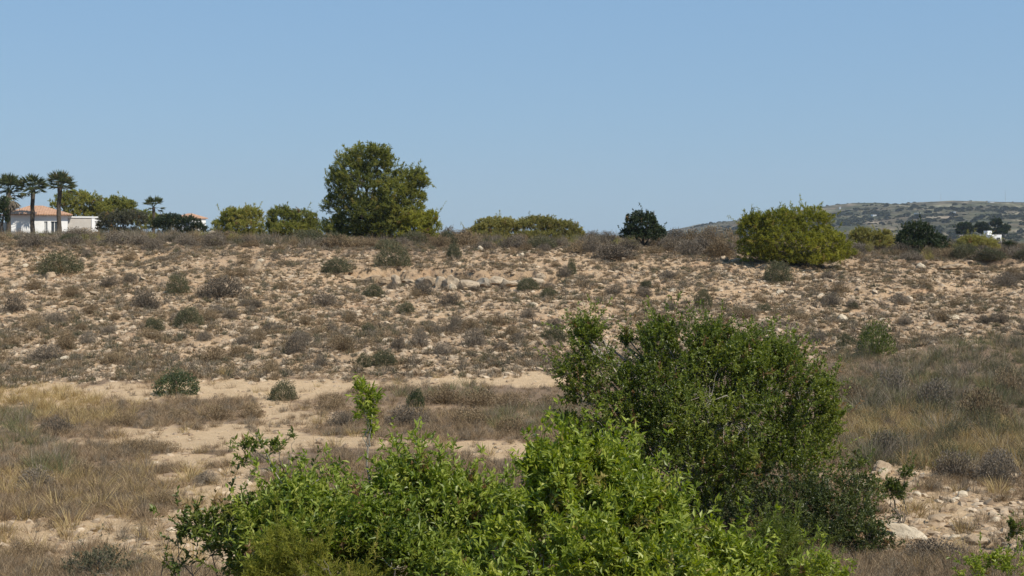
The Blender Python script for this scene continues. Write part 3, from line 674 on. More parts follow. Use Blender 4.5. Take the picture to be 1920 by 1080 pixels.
for (nm, lb, px, D, L, n, mt, sd_) in bl:
    trees_line(nm, lb, 'bush', px, D, L, int(n*1.5), mt, sd_, per=26, ll=.22, lw=.055, sl=.4, r0=.06, group='bushes along the skyline', **{**k_, 'wob': .16, 'nf': .6})
# pines behind the house
for (px, D, L, n, sd_, lb) in [
    (145, 178, [(140, 378, 38, 24, 0), (122, 388, 28, 20, 0), (165, 385, 32, 22, 0), (155, 408, 44, 24, 0), (185, 400, 26, 20, 0)], 1100, 61, 'olive green pine behind the palm trees and the white house'),
    (222, 185, [(222, 388, 32, 20, 0), (205, 395, 28, 20, 0), (240, 392, 18, 18, 0), (222, 412, 42, 22, 0)], 900, 62, 'olive green pine rising right of the white house'),
    (275, 190, [(270, 408, 26, 12, 0), (300, 412, 26, 10, 0), (290, 425, 44, 16, 0)], 520, 63, 'low pine behind the small palm')]:
    trees_line('pine_tree', lb, 'tree', px, D, L, n, 'pine', sd_, ll=.30, lw=.08, sl=.5, group='pines around the white house', **k_)
trees_line('cypress_tree', 'dark cypress at the left edge beside the house', 'tree', 4, 140, [(4, 410, 14, 26, 0), (6, 390, 9, 20, 0)], 260, 'carob', 64, ll=.2, lw=.06, sl=.3, **k_)

# palms
def palm(px, topy, D, crown_px, seed, label, skirt=True, nfr=34, group='palm trees by the white house', trunkr=.26):
    r = np.random.default_rng(seed); b = on_ground(px, D); top = P(px, topy, D)-b
    root = empty('palm_tree', b, label=label, cat='palm tree', group=group)
    R_ = crown_px*D/F
    p = bez([0, 0, -.1], [0, 0, top[2]-.1], [r.normal()*.15, 0, 0], r, 7, .004)
    v, q = tubes([(p, np.array([1.5, 1.15, 1, 1, .95, .95, 1.1])*trunkr)], 10); build('trunk', v, [q], M['bark_dark'], root, smooth=True)
    def fans(n, e0, e1, R0, droop, r):
        Pp = []; Dd = []; Nn = []; LL = []; pth = []
        for i in range(n):
            a = r.uniform(0, 6.28); e = r.uniform(e0, e1); dv = np.array([math.cos(a)*math.cos(e), math.sin(a)*math.cos(e), math.sin(e)])
            c = np.array([0, 0, top[2]-.1]); h = c+dv*R0*.5; h[2] -= droop*.1*R0
            pth.append((np.array([c, (c+h)/2+[0, 0, .03], h]), np.array([.03, .022, .015])))
            sdv = unit(np.cross(dv, [0, 0, 1.])); upv = np.cross(sdv, dv)
            for t in np.linspace(-1.25, 1.25, 15):
                d = dv*math.cos(t)+sdv*math.sin(t)-np.array([0, 0, droop*(.25+.3*abs(t))]); Pp.append(h); Dd.append(d+r.normal(size=3)*.12); Nn.append(upv+r.normal(size=3)*.45); LL.append(R0*.52*(1-.15*abs(t))*r.uniform(.85, 1.1))
        V, Fc, T = leaves(np.array(Pp), np.array(Dd), np.array(Nn), np.array(LL), .15, tint=r.uniform(.1, .9, len(Pp)))
        tv, tq = tubes(pth, 4)
        return np.concatenate([V, tv]), Fc, tq+len(V), np.concatenate([T, np.full(len(tv), .5)])
    V, Fc, Q, T = fans(int(nfr*1.2), -.45, 1.5, R_, .22, r); build('crown', V, [Fc, Q], M['palm'], root, tint=T)
    if skirt:
        V, Fc, Q, T = fans(int(nfr*.9), -1.35, -.7, R_*.95, .5, r); build('dead_fronds', V, [Fc, Q], M['deadpalm'], root, tint=T)
    return root
palm(16, 360, 158, 40, 71, 'fan palm at the left edge with a thick skirt of dead fronds', True, 36)
palm(62, 354, 160, 34, 72, 'fan palm with a bare trunk in front of the white house, left of the tallest', False, 30)
palm(112, 350, 158, 36, 73, 'tallest fan palm at the front right of the white house', False, 32)
palm(288, 387, 175, 25, 74, 'small lone palm with open crown right of the pines', False, 16, trunkr=.2)

# ------------------------------------------------------------------ shrubs on the slope (countable)
def dry_proto(name, tup, mat): V, Q, T, t = tup; return (V, Q, T, t, mat)
r = np.random.default_rng(81)
DRY = {'grey': [], 'brown': [], 'olive': [], 'green': []}
for k in range(7): DRY['grey'].append(twigs(r, 520, 1, .55, .013, 260, .022)+('greytwig',))
for k in range(4): DRY['brown'].append(twigs(r, 520, 1, .5, .013, 260, .022)+('browntwig',))
for k in range(4): DRY['olive'].append(twigs(r, 300, 1, .6, .011, 1300, .034)+('greygreen',))
for k in range(3): DRY['green'].append(twigs(r, 200, 1, .65, .010, 1900, .042)+('dark',))
def cushion(r, nt, nl, ll, h=.6):
    V, Q, T, t = twigs(r, nt, .86, h*.84, .015, 0)
    dr = rdir(nl, r); dr[:, 2] = np.abs(dr[:, 2]); o = r.uniform(0, 30)
    lump = noise3(dr[:, 0]*2.4+o, dr[:, 1]*2.4, dr[:, 2]*2.4)+.5*noise3(dr[:, 0]*6+o, dr[:, 1]*6, dr[:, 2]*6)
    p = dr*[.5, .5, h]*(r.uniform(.35, 1, nl)**.45*(1+.22*lump))[:, None]
    v, f, tt = leaves(p, dr*.8+rdir(nl, r)+[0, 0, .5], rdir(nl, r), ll*r.uniform(.6, 1.5, nl), ll*.42, tint=np.clip(r.uniform(.1, .75, nl)+.2*lump, 0, 1))
    return np.concatenate([V, v]), Q, np.concatenate([T, f+len(V)]), np.concatenate([t, tt])
DRY = {'grey': [], 'brown': [], 'olive': [], 'green': [], 'deep': []}
DRY['deep'] = [cushion(r, 120, 2400, .055, .65)+('carob',) for k in range(2)]
for k in range(6): DRY['grey'].append(cushion(r, 420, 1900, .045, .5)+('shrubtwig',))
for k in range(4): DRY['brown'].append(cushion(r, 380, 1500, .045, .48)+('browntwig',))
for k in range(5): DRY['olive'].append(cushion(r, 160, 3600, .045, .6)+('scrubleaf',))
for k in range(3): DRY['green'].append(cushion(r, 160, 2200, .05, .65)+('dark',))
MESH = {}
def bush_at(kind, px, py, wpx, hpx, name, label, cat='shrub', group=None, r=r):
    g = hit(px, py); s = g[1]/F
    W = wpx*s; H = hpx*s*(.9 if py < 700 else 1.0); kk = int(r.integers(0, len(DRY[kind])))
    key = (kind, kk)
    if key not in MESH:
        V, Q, T, t, mt = DRY[kind][kk]; V = V.copy()
        MESH[key] = build(name, V, [Q, T], M[mt], tint=t, link=False).data
    o = bpy.data.objects.new(name, MESH[key]); COL.objects.link(o)
    zs = .65 if kind in ('green', 'deep') else (.6 if kind == 'olive' else .55)
    o.location = (g[0], g[1]+W*.3, float(gz(g[0], g[1]+W*.3))-.03*H); o.rotation_euler = (0, 0, r.uniform(0, 6.28)); o.scale = (W, W*.9, 1.0*H/zs)
    tag(o, label, cat, group); return o
notable = [
 ('olive', 103, 518, 88, 46, 'dark grey green shrub on the slope below the palm trees'),
 ('olive', 627, 516, 56, 30, 'low rounded olive shrub on the slope below the left side of the tall pine'),
 ('olive', 737, 503, 70, 46, 'rounded olive shrub just below the tall pine'),
 ('olive', 1462, 531, 62, 42, 'rounded grey green shrub in front of the large yellow green bush'),
 ('olive', 850, 483, 30, 28, 'small olive shrub near the slope top right of the tall pine'),
 ('green', 1648, 670, 76, 72, 'fresh green shrub on the slope at right above the grey brush'),
 ('deep', 325, 744, 90, 48, 'dark green low shrub on the tan strip at the slope foot'),
 ('deep', 778, 767, 38, 38, 'small dark green bush alone in the brown flat at centre'),
 ('olive', 527, 752, 58, 36, 'olive shrub at the left end of the brown flat by the path'),
 ('olive', 1072, 518, 20, 32, 'thin upright olive shrub right of the rock ledge'),
 ('grey', 20, 588, 52, 40, 'round grey shrub cut by the left edge halfway up the slope'),
 ('grey', 410, 562, 95, 46, 'wide double grey shrub on the left of the slope'),
 ('olive', 330, 555, 46, 40, 'grey olive shrub just left of the wide double grey shrub'),
 ('olive', 348, 615, 55, 42, 'grey olive shrub below the wide double grey shrub'),
 ('grey', 268, 580, 66, 42, 'grey shrub on the slope left of the grey olive pair'),
 ('brown', 208, 685, 54, 28, 'dark brown flattish shrub low on the slope at left'),
 ('grey', 890, 652, 54, 42, 'grey twiggy shrub mid slope at centre'),
 ('olive', 990, 549, 48, 26, 'grey shrub against the right end of the rock ledge'),
 ('olive', 1320, 580, 40, 36, 'upright thin shrub mid slope right of centre'),
 ('brown', 1505, 604, 46, 22, 'dark brown low shrub on the slope below the large yellow green bush'),
 ('grey', 1852, 608, 38, 18, 'dark grey low shrub beside the flat pale rock at right'),
 ('grey', 1155, 492, 100, 34, 'wide grey shrub below the dark round tree at the skyline'),
 ('grey', 285, 470, 46, 28, 'rounded grey shrub at the top of the slope near the small palm'),
 ('olive', 680, 692, 34, 30, 'olive shrub low on the slope above the brown flat'),
 ('grey', 1665, 860, 70, 50, 'grey twiggy shrub beside the rocky patch at right'),
]
for (k, px, py, wp, hp, lb) in notable:
    bush_at(k, px, py, wp, hp, 'green_shrub' if k in ('green', 'deep') else 'dry_shrub', lb)
hand = [(240, 490, 36, 24), (275, 636, 50, 26), (395, 682, 64, 38), (445, 672, 56, 28), (605, 577, 58, 34), (655, 606, 36, 24), (640, 662, 64, 36), (552, 668, 44, 50), (787, 652, 38, 46), (855, 614, 30, 28),
        (840, 576, 38, 30), (1040, 642, 50, 30), (935, 612, 34, 24), (80, 680, 80, 34), (120, 660, 50, 40), (160, 645, 34, 26), (480, 645, 34, 28), (505, 700, 44, 26), (720, 690, 60, 30), (745, 660, 30, 30), (600, 690, 34, 26),
        (830, 668, 44, 26), (990, 600, 36, 22), (1040, 615, 40, 22), (1150, 555, 40, 22), (1210, 560, 36, 22), (1260, 585, 30, 20), (1400, 600, 40, 24), (1440, 625, 36, 26), (1560, 575, 40, 24), (1600, 580, 30, 22),
        (1690, 572, 44, 24), (1740, 540, 40, 20), (1800, 575, 36, 20), (1890, 540, 50, 30), (1905, 525, 46, 30), (1780, 640, 44, 22), (1700, 610, 30, 18), (1590, 650, 36, 26), (1540, 640, 30, 18), (60, 545, 40, 24), (130, 560, 40, 26),
        (165, 590, 36, 24), (200, 540, 40, 20), (450, 520, 40, 22), (530, 545, 40, 22), (570, 610, 36, 24), (700, 560, 40, 24), (760, 590, 40, 24), (780, 560, 34, 20), (940, 660, 30, 22), (970, 640, 34, 20), (300, 720, 30, 20),
        (60, 620, 46, 26), (20, 650, 40, 22), (380, 640, 30, 20), (430, 600, 36, 20), (470, 590, 30, 18), (505, 625, 40, 24), (690, 625, 30, 20)]
LBL = {'grey': 'low grey twiggy shrub among others on the stony slope', 'brown': 'low brown twiggy shrub among others on the stony slope', 'olive': 'low olive grey shrub among others on the stony slope'}
def knd(r): return r.choice(['grey', 'grey', 'grey', 'brown', 'brown', 'brown', 'olive'])
for (px, py, wp, hp) in hand:
    k = knd(r); bush_at(k, px, py, wp, hp, 'dry_shrub', LBL[k], group='dry shrubs on the slope')
for i in range(60):
    px = r.uniform(-40, 1960); py = 480+170*r.uniform(0, 1)**.8; wp = r.uniform(22, 44)*(py/560)**1.2; k = knd(r)
    bush_at(k, px, py, wp, wp*r.uniform(.45, .7), 'dry_shrub', LBL[k], group='dry shrubs on the slope')
TL = {'grey': 'grey leafless shrub in the band along the top of the slope', 'brown': 'brown leafless shrub in the band along the top of the slope', 'olive': 'dull olive shrub in the band along the top of the slope'}
for i in range(105):
    px = r.uniform(-60, 1980); e = np.interp(px, [0, 600, 1160, 1500, 1920], [452, 456, 464, 478, 488]); py = e+r.uniform(-6, 12); wp = r.uniform(30, 70); k = knd(r)
    hh = wp*r.uniform(.35, .55)*(1.5 if 1250 < px < 1390 or 1090 < px < 1150 or 820 < px < 880 else 1)
    bush_at(k, px, py, wp, hh, 'dry_shrub', TL[k], group='shrubs along the top of the slope')
for (px, py, wp, hp) in [(1268, 458, 44, 32), (1300, 462, 50, 38), (1335, 462, 56, 46), (1370, 466, 50, 50), (1320, 476, 60, 36), (1290, 472, 50, 30), (1352, 482, 54, 34), (1112, 455, 40, 30), (1140, 456, 40, 30), (840, 452, 36, 36), (868, 452, 34, 28), (1255, 474, 40, 22),
                         (1690, 482, 50, 18), (1780, 484, 50, 22), (1900, 478, 46, 20), (1610, 478, 40, 22)]:
    bush_at(r.choice(['grey', 'brown']), px, py, wp, hp, 'dry_shrub', 'tall leafless brown grey shrub standing against the skyline right of centre' if 1250 < px < 1400 else TL['grey'], group='shrubs along the top of the slope')
# brown flat shrubs
FL = 'grey brown twiggy bush in the dry brown flat below the slope'
for (px, py, wp, hp) in [(620, 770, 70, 44), (690, 790, 80, 40), (830, 760, 80, 40), (900, 765, 90, 44), (960, 770, 80, 44), (1030, 775, 70, 44), (880, 800, 90, 46), (960, 815, 80, 40), (760, 800, 90, 44), (640, 800, 60, 34), (400, 790, 70, 34), (470, 785, 60, 36),
                         (330, 790, 60, 30), (230, 800, 60, 34), (100, 815, 70, 40), (240, 850, 90, 30), (300, 850, 70, 26), (150, 900, 80, 40), (60, 920, 80, 50), (380, 910, 60, 30), (480, 870, 50, 30), (40, 1060, 80, 50), (110, 970, 70, 30), (300, 950, 80, 34)]:
    bush_at(r.choice(['grey', 'brown', 'brown']), px, py, wp, hp*.85, 'dry_shrub', FL, group='bushes in the brown flat')
for (px, py, wp, hp) in [(1600, 760, 90, 70), (1680, 740, 90, 60), (1760, 770, 100, 80), (1850, 790, 110, 90), (1900, 740, 90, 70), (1800, 900, 110, 70), (1880, 910, 110, 80), (1760, 1060, 150, 60), (1880, 880, 80, 50)]:
    bush_at(r.choice(['brown', 'grey']), px, py, wp*.8, hp*.8, 'dry_shrub', 'tall dry twiggy bush in the brush along the right side of the gully', group='bushes in the right hand brush')

# ------------------------------------------------------------------ rocks (countable)
def rock_at(px, py, wpx, hpx, label, mat='rock', group=None, r=r, sub=3, sink=.25, name='rock'):
    g = hit(px, py); s = g[1]/F; v, f = rockmesh(r, sub, 1.0, .3, 4)
    v = v*[wpx*s/2, wpx*s*.42, hpx*s*.62]
    o = build(name, v, [f], M[mat], smooth=False)
    o.location = (g[0], g[1]+wpx*s*.25, g[2]+hpx*s*.42*(1-sink)); o.rotation_euler = (r.normal()*.1, r.normal()*.1, r.normal()*.4)
    tag(o, label, 'rock', group); return o
LG = 'weathered boulder set in the low rock ledge mid slope'
for (px, py, wp, hp, mt) in [(790, 536, 22, 22, 'ledgegrey'), (806, 539, 20, 26, 'rock'), (824, 540, 20, 28, 'ledge'), (843, 540, 28, 32, 'ledge'), (876, 542, 36, 30, 'ledge'), (905, 539, 26, 24, 'ledgegrey'), (930, 535, 30, 20, 'ledge'), (955, 540, 30, 28, 'ledge'), (978, 537, 20, 20, 'ledgegrey'),
                             (998, 533, 32, 22, 'ledge'), (1018, 533, 22, 22, 'ledge'), (722, 534, 22, 20, 'rock'), (742, 536, 18, 26, 'ledge'), (766, 533, 26, 18, 'rock'), (700, 530, 30, 16, 'rock'), (672, 528, 26, 12, 'rock'), (648, 524, 22, 10, 'rock')]:
    rock_at(px, py+1, wp*1.3, hp*.8, LG, mt, 'boulders of the rock ledge', sink=.2)
for (px, py, wp, hp) in [(733, 541, 18, 16), (784, 543, 16, 16), (862, 546, 18, 16), (940, 545, 22, 14), (890, 547, 30, 14), (1030, 541, 24, 14)]:  # shrubs added to stand in for the dark shaded hollows between boulders
    bush_at('grey', px, py, wp, hp, 'dry_shrub', 'small dark shrub added to stand for the shaded hollows between the ledge boulders', group='shrubs added as dark hollows of the ledge')
rock_at(849, 546, 14, 14, 'pale wedge shaped stone fallen in front of the rock ledge', 'rockpale')
rock_at(1790, 506, 58, 13, 'wide pale flat rock near the top of the slope at right', 'rock')
rock_at(1728, 505, 18, 12, 'small pale rock left of the wide pale flat rock', 'rockpale')
rock_at(1788, 601, 30, 12, 'flat pale rock lower on the slope at right', 'rockpale')
rock_at(901, 470, 14, 9, 'small white rock in the scrub band at the skyline', 'rockpale')
rock_at(480, 510, 22, 20, 'tan boulder on the left slope below the olive bushes', 'rock')
rock_at(92, 524, 26, 14, 'tan rock at the foot of the dark grey green shrub below the palms', 'rock')
rock_at(1705, 1012, 84, 26, 'flat pale slab on the rocky ground at bottom right', 'rockpale', sink=.4)
rock_at(1660, 890, 40, 24, 'pale broken rock beside the sparse leafy plants', 'rock')
rock_at(1545, 905, 36, 18, 'pinkish rock under the right edge of the dark shrub tree', 'rock')
rock_at(1765, 985, 60, 20, 'tan low rock right of the flat pale slab', 'rock')
rock_at(1830, 1030, 70, 22, 'broken tan rock near the bottom right corner', 'rock')
rock_at(397, 446, 14, 16, 'pale stone block in the gap between the left bushes', 'rockpale')
for i in range(90):
    px = r.uniform(-20, 1940); py = 480+200*r.uniform(0, 1)**1.1; wp = r.uniform(9, 22)
    rock_at(px, py, wp, wp*r.uniform(.4, .65), 'tan stone lying half buried on the dry slope', r.choice(['rock', 'rock', 'rockpale']), 'stones on the slope', sub=2)
for i in range(26):
    px = r.uniform(1620, 1920); py = r.uniform(890, 1060); wp = r.uniform(10, 28)
    rock_at(px, py, wp, wp*r.uniform(.4, .6), 'broken pale stone on the rocky ground at bottom right', r.choice(['rock', 'rockpale']), 'stones at bottom right', sub=2)

# ------------------------------------------------------------------ houses
def boxm(cx, cy, cz, sx, sy, sz):
    v = np.array([[x, y, z] for z in (-.5, .5) for y in (-.5, .5) for x in (-.5, .5)])*[sx, sy, sz]+[cx, cy, cz]
    q = np.array([[0, 2, 3, 1], [4, 5, 7, 6], [0, 1, 5, 4], [2, 6, 7, 3], [0, 4, 6, 2], [1, 3, 7, 5]]); return v, q
def boxes(L):
    V = []; Q = []; c = 0
    for b in L:
        v, q = boxm(*b); V.append(v); Q.append(q+c); c += 8
    return np.concatenate(V), np.concatenate(Q)
M['white'] = plain('white_render', (.80, .79, .76), (.88, .87, .84), 1.5, .85, .1, 15)
M['cream'] = plain('cream_shade_render', (.46, .42, .37), (.54, .50, .44), 1.5, .85, .1, 15)  # cream tone also holds the shade of the house wing
M['glass'] = plain('window_glass', (.04, .05, .06), (.07, .08, .09), 1, .15, 0, spec=.6)
M['metal'] = plain('galvanised', (.35, .36, .37), (.5, .5, .5), 3, .5)
def tiles():
    m, nt, out = newmat('terracotta_tiles'); tc = nt.nodes.new('ShaderNodeTexCoord')
    wv = nt.nodes.new('ShaderNodeTexWave'); wv.inputs['Scale'].default_value = 1.6; nt.links.new(tc.outputs['Object'], wv.inputs['Vector'])
    n = texnoise(nt, 2.5, 5, .7, tc.outputs['Object']); c = ramp(nt, [(.3, (.36, .19, .11)), (.55, (.48, .28, .17)), (.75, (.58, .38, .25))], n)
    p = nt.nodes.new('ShaderNodeBsdfPrincipled'); p.inputs['Roughness'].default_value = .85; nt.links.new(c, p.inputs['Base Color'])
    bn = nt.nodes.new('ShaderNodeBump'); bn.inputs['Strength'].default_value = .8; bn.inputs['Distance'].default_value = .08
    nt.links.new(wv.outputs['Fac'], bn.inputs['Height']); nt.links.new(bn.outputs[0], p.inputs['Normal']); nt.links.new(p.outputs[0], out.inputs[0]); return m
M['tiles'] = tiles()
def hip(w, dp, h, ov, z, ridge):
    a, b = w/2+ov, dp/2+ov; rr = ridge/2
    v = np.array([[-a, -b, z], [a, -b, z], [a, b, z], [-a, b, z], [-rr, 0, z+h], [rr, 0, z+h], [-a, -b, z-.14], [a, -b, z-.14], [a, b, z-.14], [-a, b, z-.14]])
    q = [[0, 1, 5, 4], [2, 3, 4, 5], [0, 6, 7, 1], [1, 7, 8, 2], [2, 8, 9, 3], [3, 9, 6, 0], [6, 9, 8, 7]]; t = [[1, 2, 5], [3, 0, 4]]
    return v, np.array(q), np.array(t)
hb = on_ground(68, 166); hs_ = 166/F
hs0 = empty('white_house', hb, R(24), label='single storey white house with terracotta roof behind the palm trees', cat='house')
Wd = 7.2; wt_ = P(0, 404, 166)[2]-hb[2]
# front wall as pieces round two openings
ops = [(.75, 1.15), (1.55, 2.45)]     # x ranges, to the right of centre
segs = [(-Wd/2, .75), (1.15, 1.55), (2.45, Wd/2)]
L = [((a+b)/2, -3, wt_/2-.2, b-a, .25, wt_+.4) for a, b in segs]+[((a+b)/2, -3, (2.25+wt_)/2, b-a, .25, wt_-2.25) for a, b in ops]
L += [(0, 3, wt_/2-.2, Wd, .25, wt_+.4), (-Wd/2+.125, 0, wt_/2-.2, .25, 5.74, wt_+.4), (Wd/2-.125, 0, wt_/2-.2, .25, 5.74, wt_+.4)]
v, q = boxes(L); build('wall', v, [q], M['white'], hs0)
for k_i, (a, b) in enumerate(ops):
    v, q = boxes([((a+b)/2, -2.95, 1.1, b-a-.1, .04, 2.3)]); wn = build('glass_door', v, [q], M['glass'], hs0)
    m_ = [(a+.03, -2.97, 1.1, .06, .08, 2.3), (b-.03, -2.97, 1.1, .06, .08, 2.3), ((a+b)/2, -2.975, 1.1, .07, .08, 2.28)]
    v, q = boxes(m_); build('frame', v, [q], M['white'], wn)
v, q, t = hip(Wd, 6.2, 1.15, .55, wt_+.14, 1.6); build('roof', v, [q, t], M['tiles'], hs0)
# side wing
xw = Wd/2+2.1
v, q = boxes([(xw, -.3, 1.25, 4.1, 5.2, 3.0)]); build('side_wing', v, [q], M['cream'], hs0)  # wing's shaded front is put into the darker cream colour
v, q = boxes([(xw+1.45, -2.96, 1.2, 1.2, .12, 2.9)]); build('painted_sunlit_end', v, [q], M['white'], hs0)  # added white slab: the wing's sunlit end painted as colour
v, q = boxes([(xw, -.3, 2.83, 4.3, 5.4, .16)]); build('parapet', v, [q], M['white'], hs0)
v, q = boxes([(-Wd/2-1.2, .2, .9, 2.35, 4.4, 2.4)]); build('side_wing', v, [q], M['cream'], hs0)
h2 = on_ground(356, 215); h2r = empty('distant_house', h2, R(-20), label='distant house whose red roof peeks over the dark green bush at left', cat='house')
zt = P(0, 410, 215)[2]-h2[2]
v, q = boxes([(0, 0, zt/2-.2, 3.6, 4, zt+.4)]); build('wall', v, [q], M['white'], h2r)
v, q, t = hip(3.2, 4, .75, .4, zt+.14, .8); build('roof', v, [q, t], M['tiles'], h2r)
v, q = boxes([(.9, -2.02, zt-1.0, .8, .06, .9)]); build('window', v, [q], M['glass'], h2r)

# ------------------------------------------------------------------ far hills
prof_x = [-400, 900, 1180, 1285, 1340, 1375, 1440, 1500, 1545, 1600, 1640, 1690, 1745, 1780, 1830, 1920, 2100, 2500, 3200]
prof_y = [447, 446, 438, 428, 416, 411, 404, 394, 385, 377, 377, 380, 375, 372, 373, 375, 380, 400, 440]
def hz(x, d):
    px = 960+F*x/2200.
    crest = (HY-np.interp(px, prof_x, prof_y))*2200/F
    crest = crest+14
    t = np.clip((d-750)/(2200-750), 0, 1); up = (t**1.15)*(1-sstep(2250, 3600, d)*.9)
    return CZ-14-4+crest*up+(4*fbm(x/160, d/160, 4)+1.2*fbm(x/40, d/40, 3))*np.minimum(1, t*3)*np.clip(crest/30, 0, 1)*(1-.75*np.exp(-((d-2200)/130)**2))
rr = np.concatenate([np.linspace(700, 2300, 240), np.linspace(2320, 3800, 30)]); xx = np.linspace(-900, 2600, 420)
HD, HX = np.meshgrid(rr, xx, indexing='ij'); HZ = hz(HX, HD)
V = np.stack([HX, HD, HZ], -1).reshape(-1, 3); n2 = len(xx); i = np.arange(len(rr)-1)[:, None]*n2; j = np.arange(n2-1)[None]
Q = np.stack([i+j, i+j+1, i+n2+j+1, i+n2+j], -1).reshape(-1, 4)
def hillmat():
    m, nt, out = newmat('scrubby_hill'); tc = nt.nodes.new('ShaderNodeTexCoord'); co = tc.outputs['Object']
    mp = nt.nodes.new('ShaderNodeMapping'); mp.inputs['Scale'].default_value = (1, .3, 4); nt.links.new(co, mp.inputs[0])
    a = texnoise(nt, .03, 8, .72, mp.outputs[0]); b = texnoise(nt, .011, 4, .6, co)
    c = ramp(nt, [(.34, (.05, .050, .032)), (.46, (.085, .078, .05)), (.55, (.15, .125, .088)), (.66, (.36, .30, .23))], a)
    c2 = ramp(nt, [(.4, (.65, .75, .6)), (.65, (1.1, 1.0, .95))], b)
    mx = nt.nodes.new('ShaderNodeMix'); mx.data_type = 'RGBA'; mx.blend_type = 'MULTIPLY'; mx.inputs[0].default_value = 1
    nt.links.new(c, mx.inputs[6]); nt.links.new(c2, mx.inputs[7])
    p = nt.nodes.new('ShaderNodeBsdfPrincipled'); p.inputs['Roughness'].default_value = .95; p.inputs['Specular IOR Level'].default_value = .05
    nt.links.new(mx.outputs[2], p.inputs['Base Color'])
    bn = nt.nodes.new('ShaderNodeBump'); bn.inputs['Strength'].default_value = .7; bn.inputs['Distance'].default_value = 4
    nt.links.new(a, bn.inputs['Height']); nt.links.new(bn.outputs[0], p.inputs['Normal'])
    nt.links.new(p.outputs[0], out.inputs[0]); return m
tag(build('hills', V, [Q], hillmat(), smooth=True), kind='structure')
r = np.random.default_rng(91)
M['hillwood'] = leafmat('hill_scrub_leaf', [(.028, .036, .018), (.05, .06, .028), (.08, .085, .04), (.12, .115, .06)], 0, .8, .1, .8)
hp_ = []
for k in range(5):
    v, f = ICO[2]; n = 60; Vl = []; 
    vv, ff, tt = leaves(*(lambda dr: (dr*[1, 1, .75]*r.uniform(.6, .95, (260, 1))+[0, 0, .45], unit(dr+r.normal(size=(260, 3))*.7), rdir(260, r)))(rdir(260, r)), .5, .34, tint=r.uniform(.2, .8, 260))
    hp_.append(build('clump', vv, [ff], M['hillwood'], tint=tt, link=False))
n = 26000; d = r.uniform(760, 2350, n); x = r.uniform(150, 1350, n)
kp = (fbm(x/70, d/130, 4)+r.normal(size=n)*.6 > .05); x = x[kp]; d = d[kp]
pt = np.stack([x, d, hz(x, d)-.3], -1)
s = scl(len(pt), r, 1.0, 5.2, 4.5, (.5, .85))*(1-.6*np.exp(-((d-2200)/160)**2))[:, None]; scatter('hill_woodland', pt, rots(len(pt), r, .05), s, hp_, 'dark scrub and scattered trees covering the distant hills')
# valley scrub between plateau and hills
n = 6000; d = r.uniform(380, 760, n); x = r.uniform(.27, .6, n)*d
pt = np.stack([x, d, gz(x, d)], -1); scatter('valley_scrub', pt, rots(len(pt), r, .05), scl(len(pt), r, .6, 2.6, 2), hp_, 'dark scrub in the low ground before the distant hills')
def hill_pt(px, py):
    D = np.linspace(760, 2350, 1500); x = (px-960)/F*D; zr = CZ+(HY-py)/F*D; g = hz(x, D)
    k = int(np.argmax(g >= zr)) if (g >= zr).any() else 1400
    return np.array([x[k], D[k], g[k]])
# buildings on the hill
def hill_house(px, py, w, h, label, d_=10, rz=0):
    g = hill_pt(px, py); s = g[1]/F; root = empty('hill_building', g, rz, label=label, cat='building', group='far buildings on the hills')
    W, H = w*s, h*s
    v, q = boxes([(0, 0, H/2-1, W, d_, H+2)]); build('wall', v, [q], M['white'], root)
    v, q = boxes([(0, 0, H+.15, W+.8, d_+.8, .4)]); build('roof', v, [q], M['cream'], root)
    v, q = boxes([(x_*W, -d_/2-.02, H*.45, W*.1, .1, H*.4) for x_ in (-.3, 0, .3)]); build('window', v, [q], M['glass'], root)
hill_house(1641, 404, 12.0, 1.5, 'long low white building half way up the distant hill')
hill_house(1720, 402, 7.2, 2.5, 'small pale building on the distant hill right of the long low one')
hill_house(1788, 400, 4.0, 3.0, 'tiny pale building high on the distant hill above the dark trees')
hill_house(1870, 397, 6.4, 1.5, 'low pale building near the right end of the hill')
hill_house(1858, 380, 8.0, 1.5, 'pale building on the crest of the hill near the right edge')
hill_house(1575, 392, 2.4, 4.0, 'narrow white tower at the left end of the hill', 4)
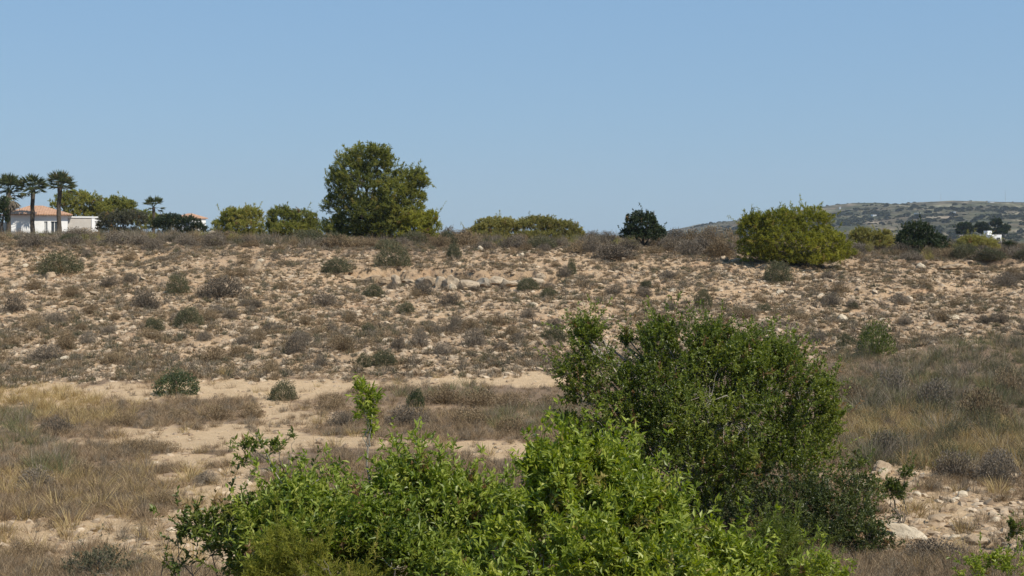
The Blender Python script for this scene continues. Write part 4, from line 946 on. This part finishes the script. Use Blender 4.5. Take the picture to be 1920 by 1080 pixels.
# nearer white flat roofed building
g = on_ground(1858, 330); s = 330/F; zt = P(0, 440, 330)[2]-g[2]
wb = empty('flat_roofed_house', g, R(8), label='white flat roofed house beyond the low olive mound at right', cat='house')
v, q = boxes([(0, 0, zt/2-.5, 2.6, 6, zt+1)]); build('wall', v, [q], M['white'], wb)
v, q = boxes([(-.9, 0, zt+.5, 1.2, 2, 1.0)]); build('roof_room', v, [q], M['white'], wb)
v, q = boxes([(.4, -3.03, zt-1.2, .9, .08, .9)]); build('window', v, [q], M['glass'], wb)
# dark trees around it
for (px, L, sd_, lb) in [(1812, [(1808, 424, 12, 8, 0), (1818, 432, 12, 8, 0), (1806, 436, 14, 8, 0)], 101, 'leftmost of the three dark tree clumps below the hill at right'),
                         (1842, [(1840, 426, 12, 8, 0), (1846, 434, 13, 9, 0)], 102, 'middle one of the three dark tree clumps below the hill'),
                         (1880, [(1868, 422, 10, 11, 0), (1884, 430, 10, 9, 0), (1872, 436, 14, 8, 0)], 103, 'right one of the three dark tree clumps, behind the flat roofed house')]:
    D = 430; woody('far_tree', lb, 'tree', on_ground(px, D), lobes_px([(a, b, D, c, e) for (a, b, c, e, _) in L]), 420, 22, .8, .6, .25, 'carob', 'bark_dark', sd_, .3, 20, group='dark trees below the hill', trunk_h=2, **k_)
# masts on the crest
for (px, py, y1, lb) in [(1764, 374, 362, 'thin mast on the hill crest, left one'), (1885, 375, 355, 'thin mast on the hill crest near the right edge')]:
    g = hill_pt(px, py+1.5); g[2] = hz(g[0], g[1]); top = CZ+(HY-y1)/F*g[1]-g[2]
    v, q = tubes([(np.array([[0, 0, -1], [0, 0, top*.5], [0, 0, top]]), np.array([.35, .28, .15]))], 6)
    o = build('radio_mast', v, [q], M['metal']); o.location = tuple(g); tag(o, lb, 'mast', 'masts on the hills')

# ------------------------------------------------------------------ summer haze
hv, hq = boxm(300, 1900, 90, 4200, 4400, 230)
hm, nt, out = newmat('summer_haze'); pv = nt.nodes.new('ShaderNodeVolumePrincipled')
pv.inputs['Density'].default_value = .00009; pv.inputs['Color'].default_value = (.80, .88, 1, 1); pv.inputs['Anisotropy'].default_value = .2
nt.links.new(pv.outputs[0], out.inputs['Volume'])
hz_o = build('haze', hv, [hq], hm); tag(hz_o, 'thin blue summer haze', kind='stuff')
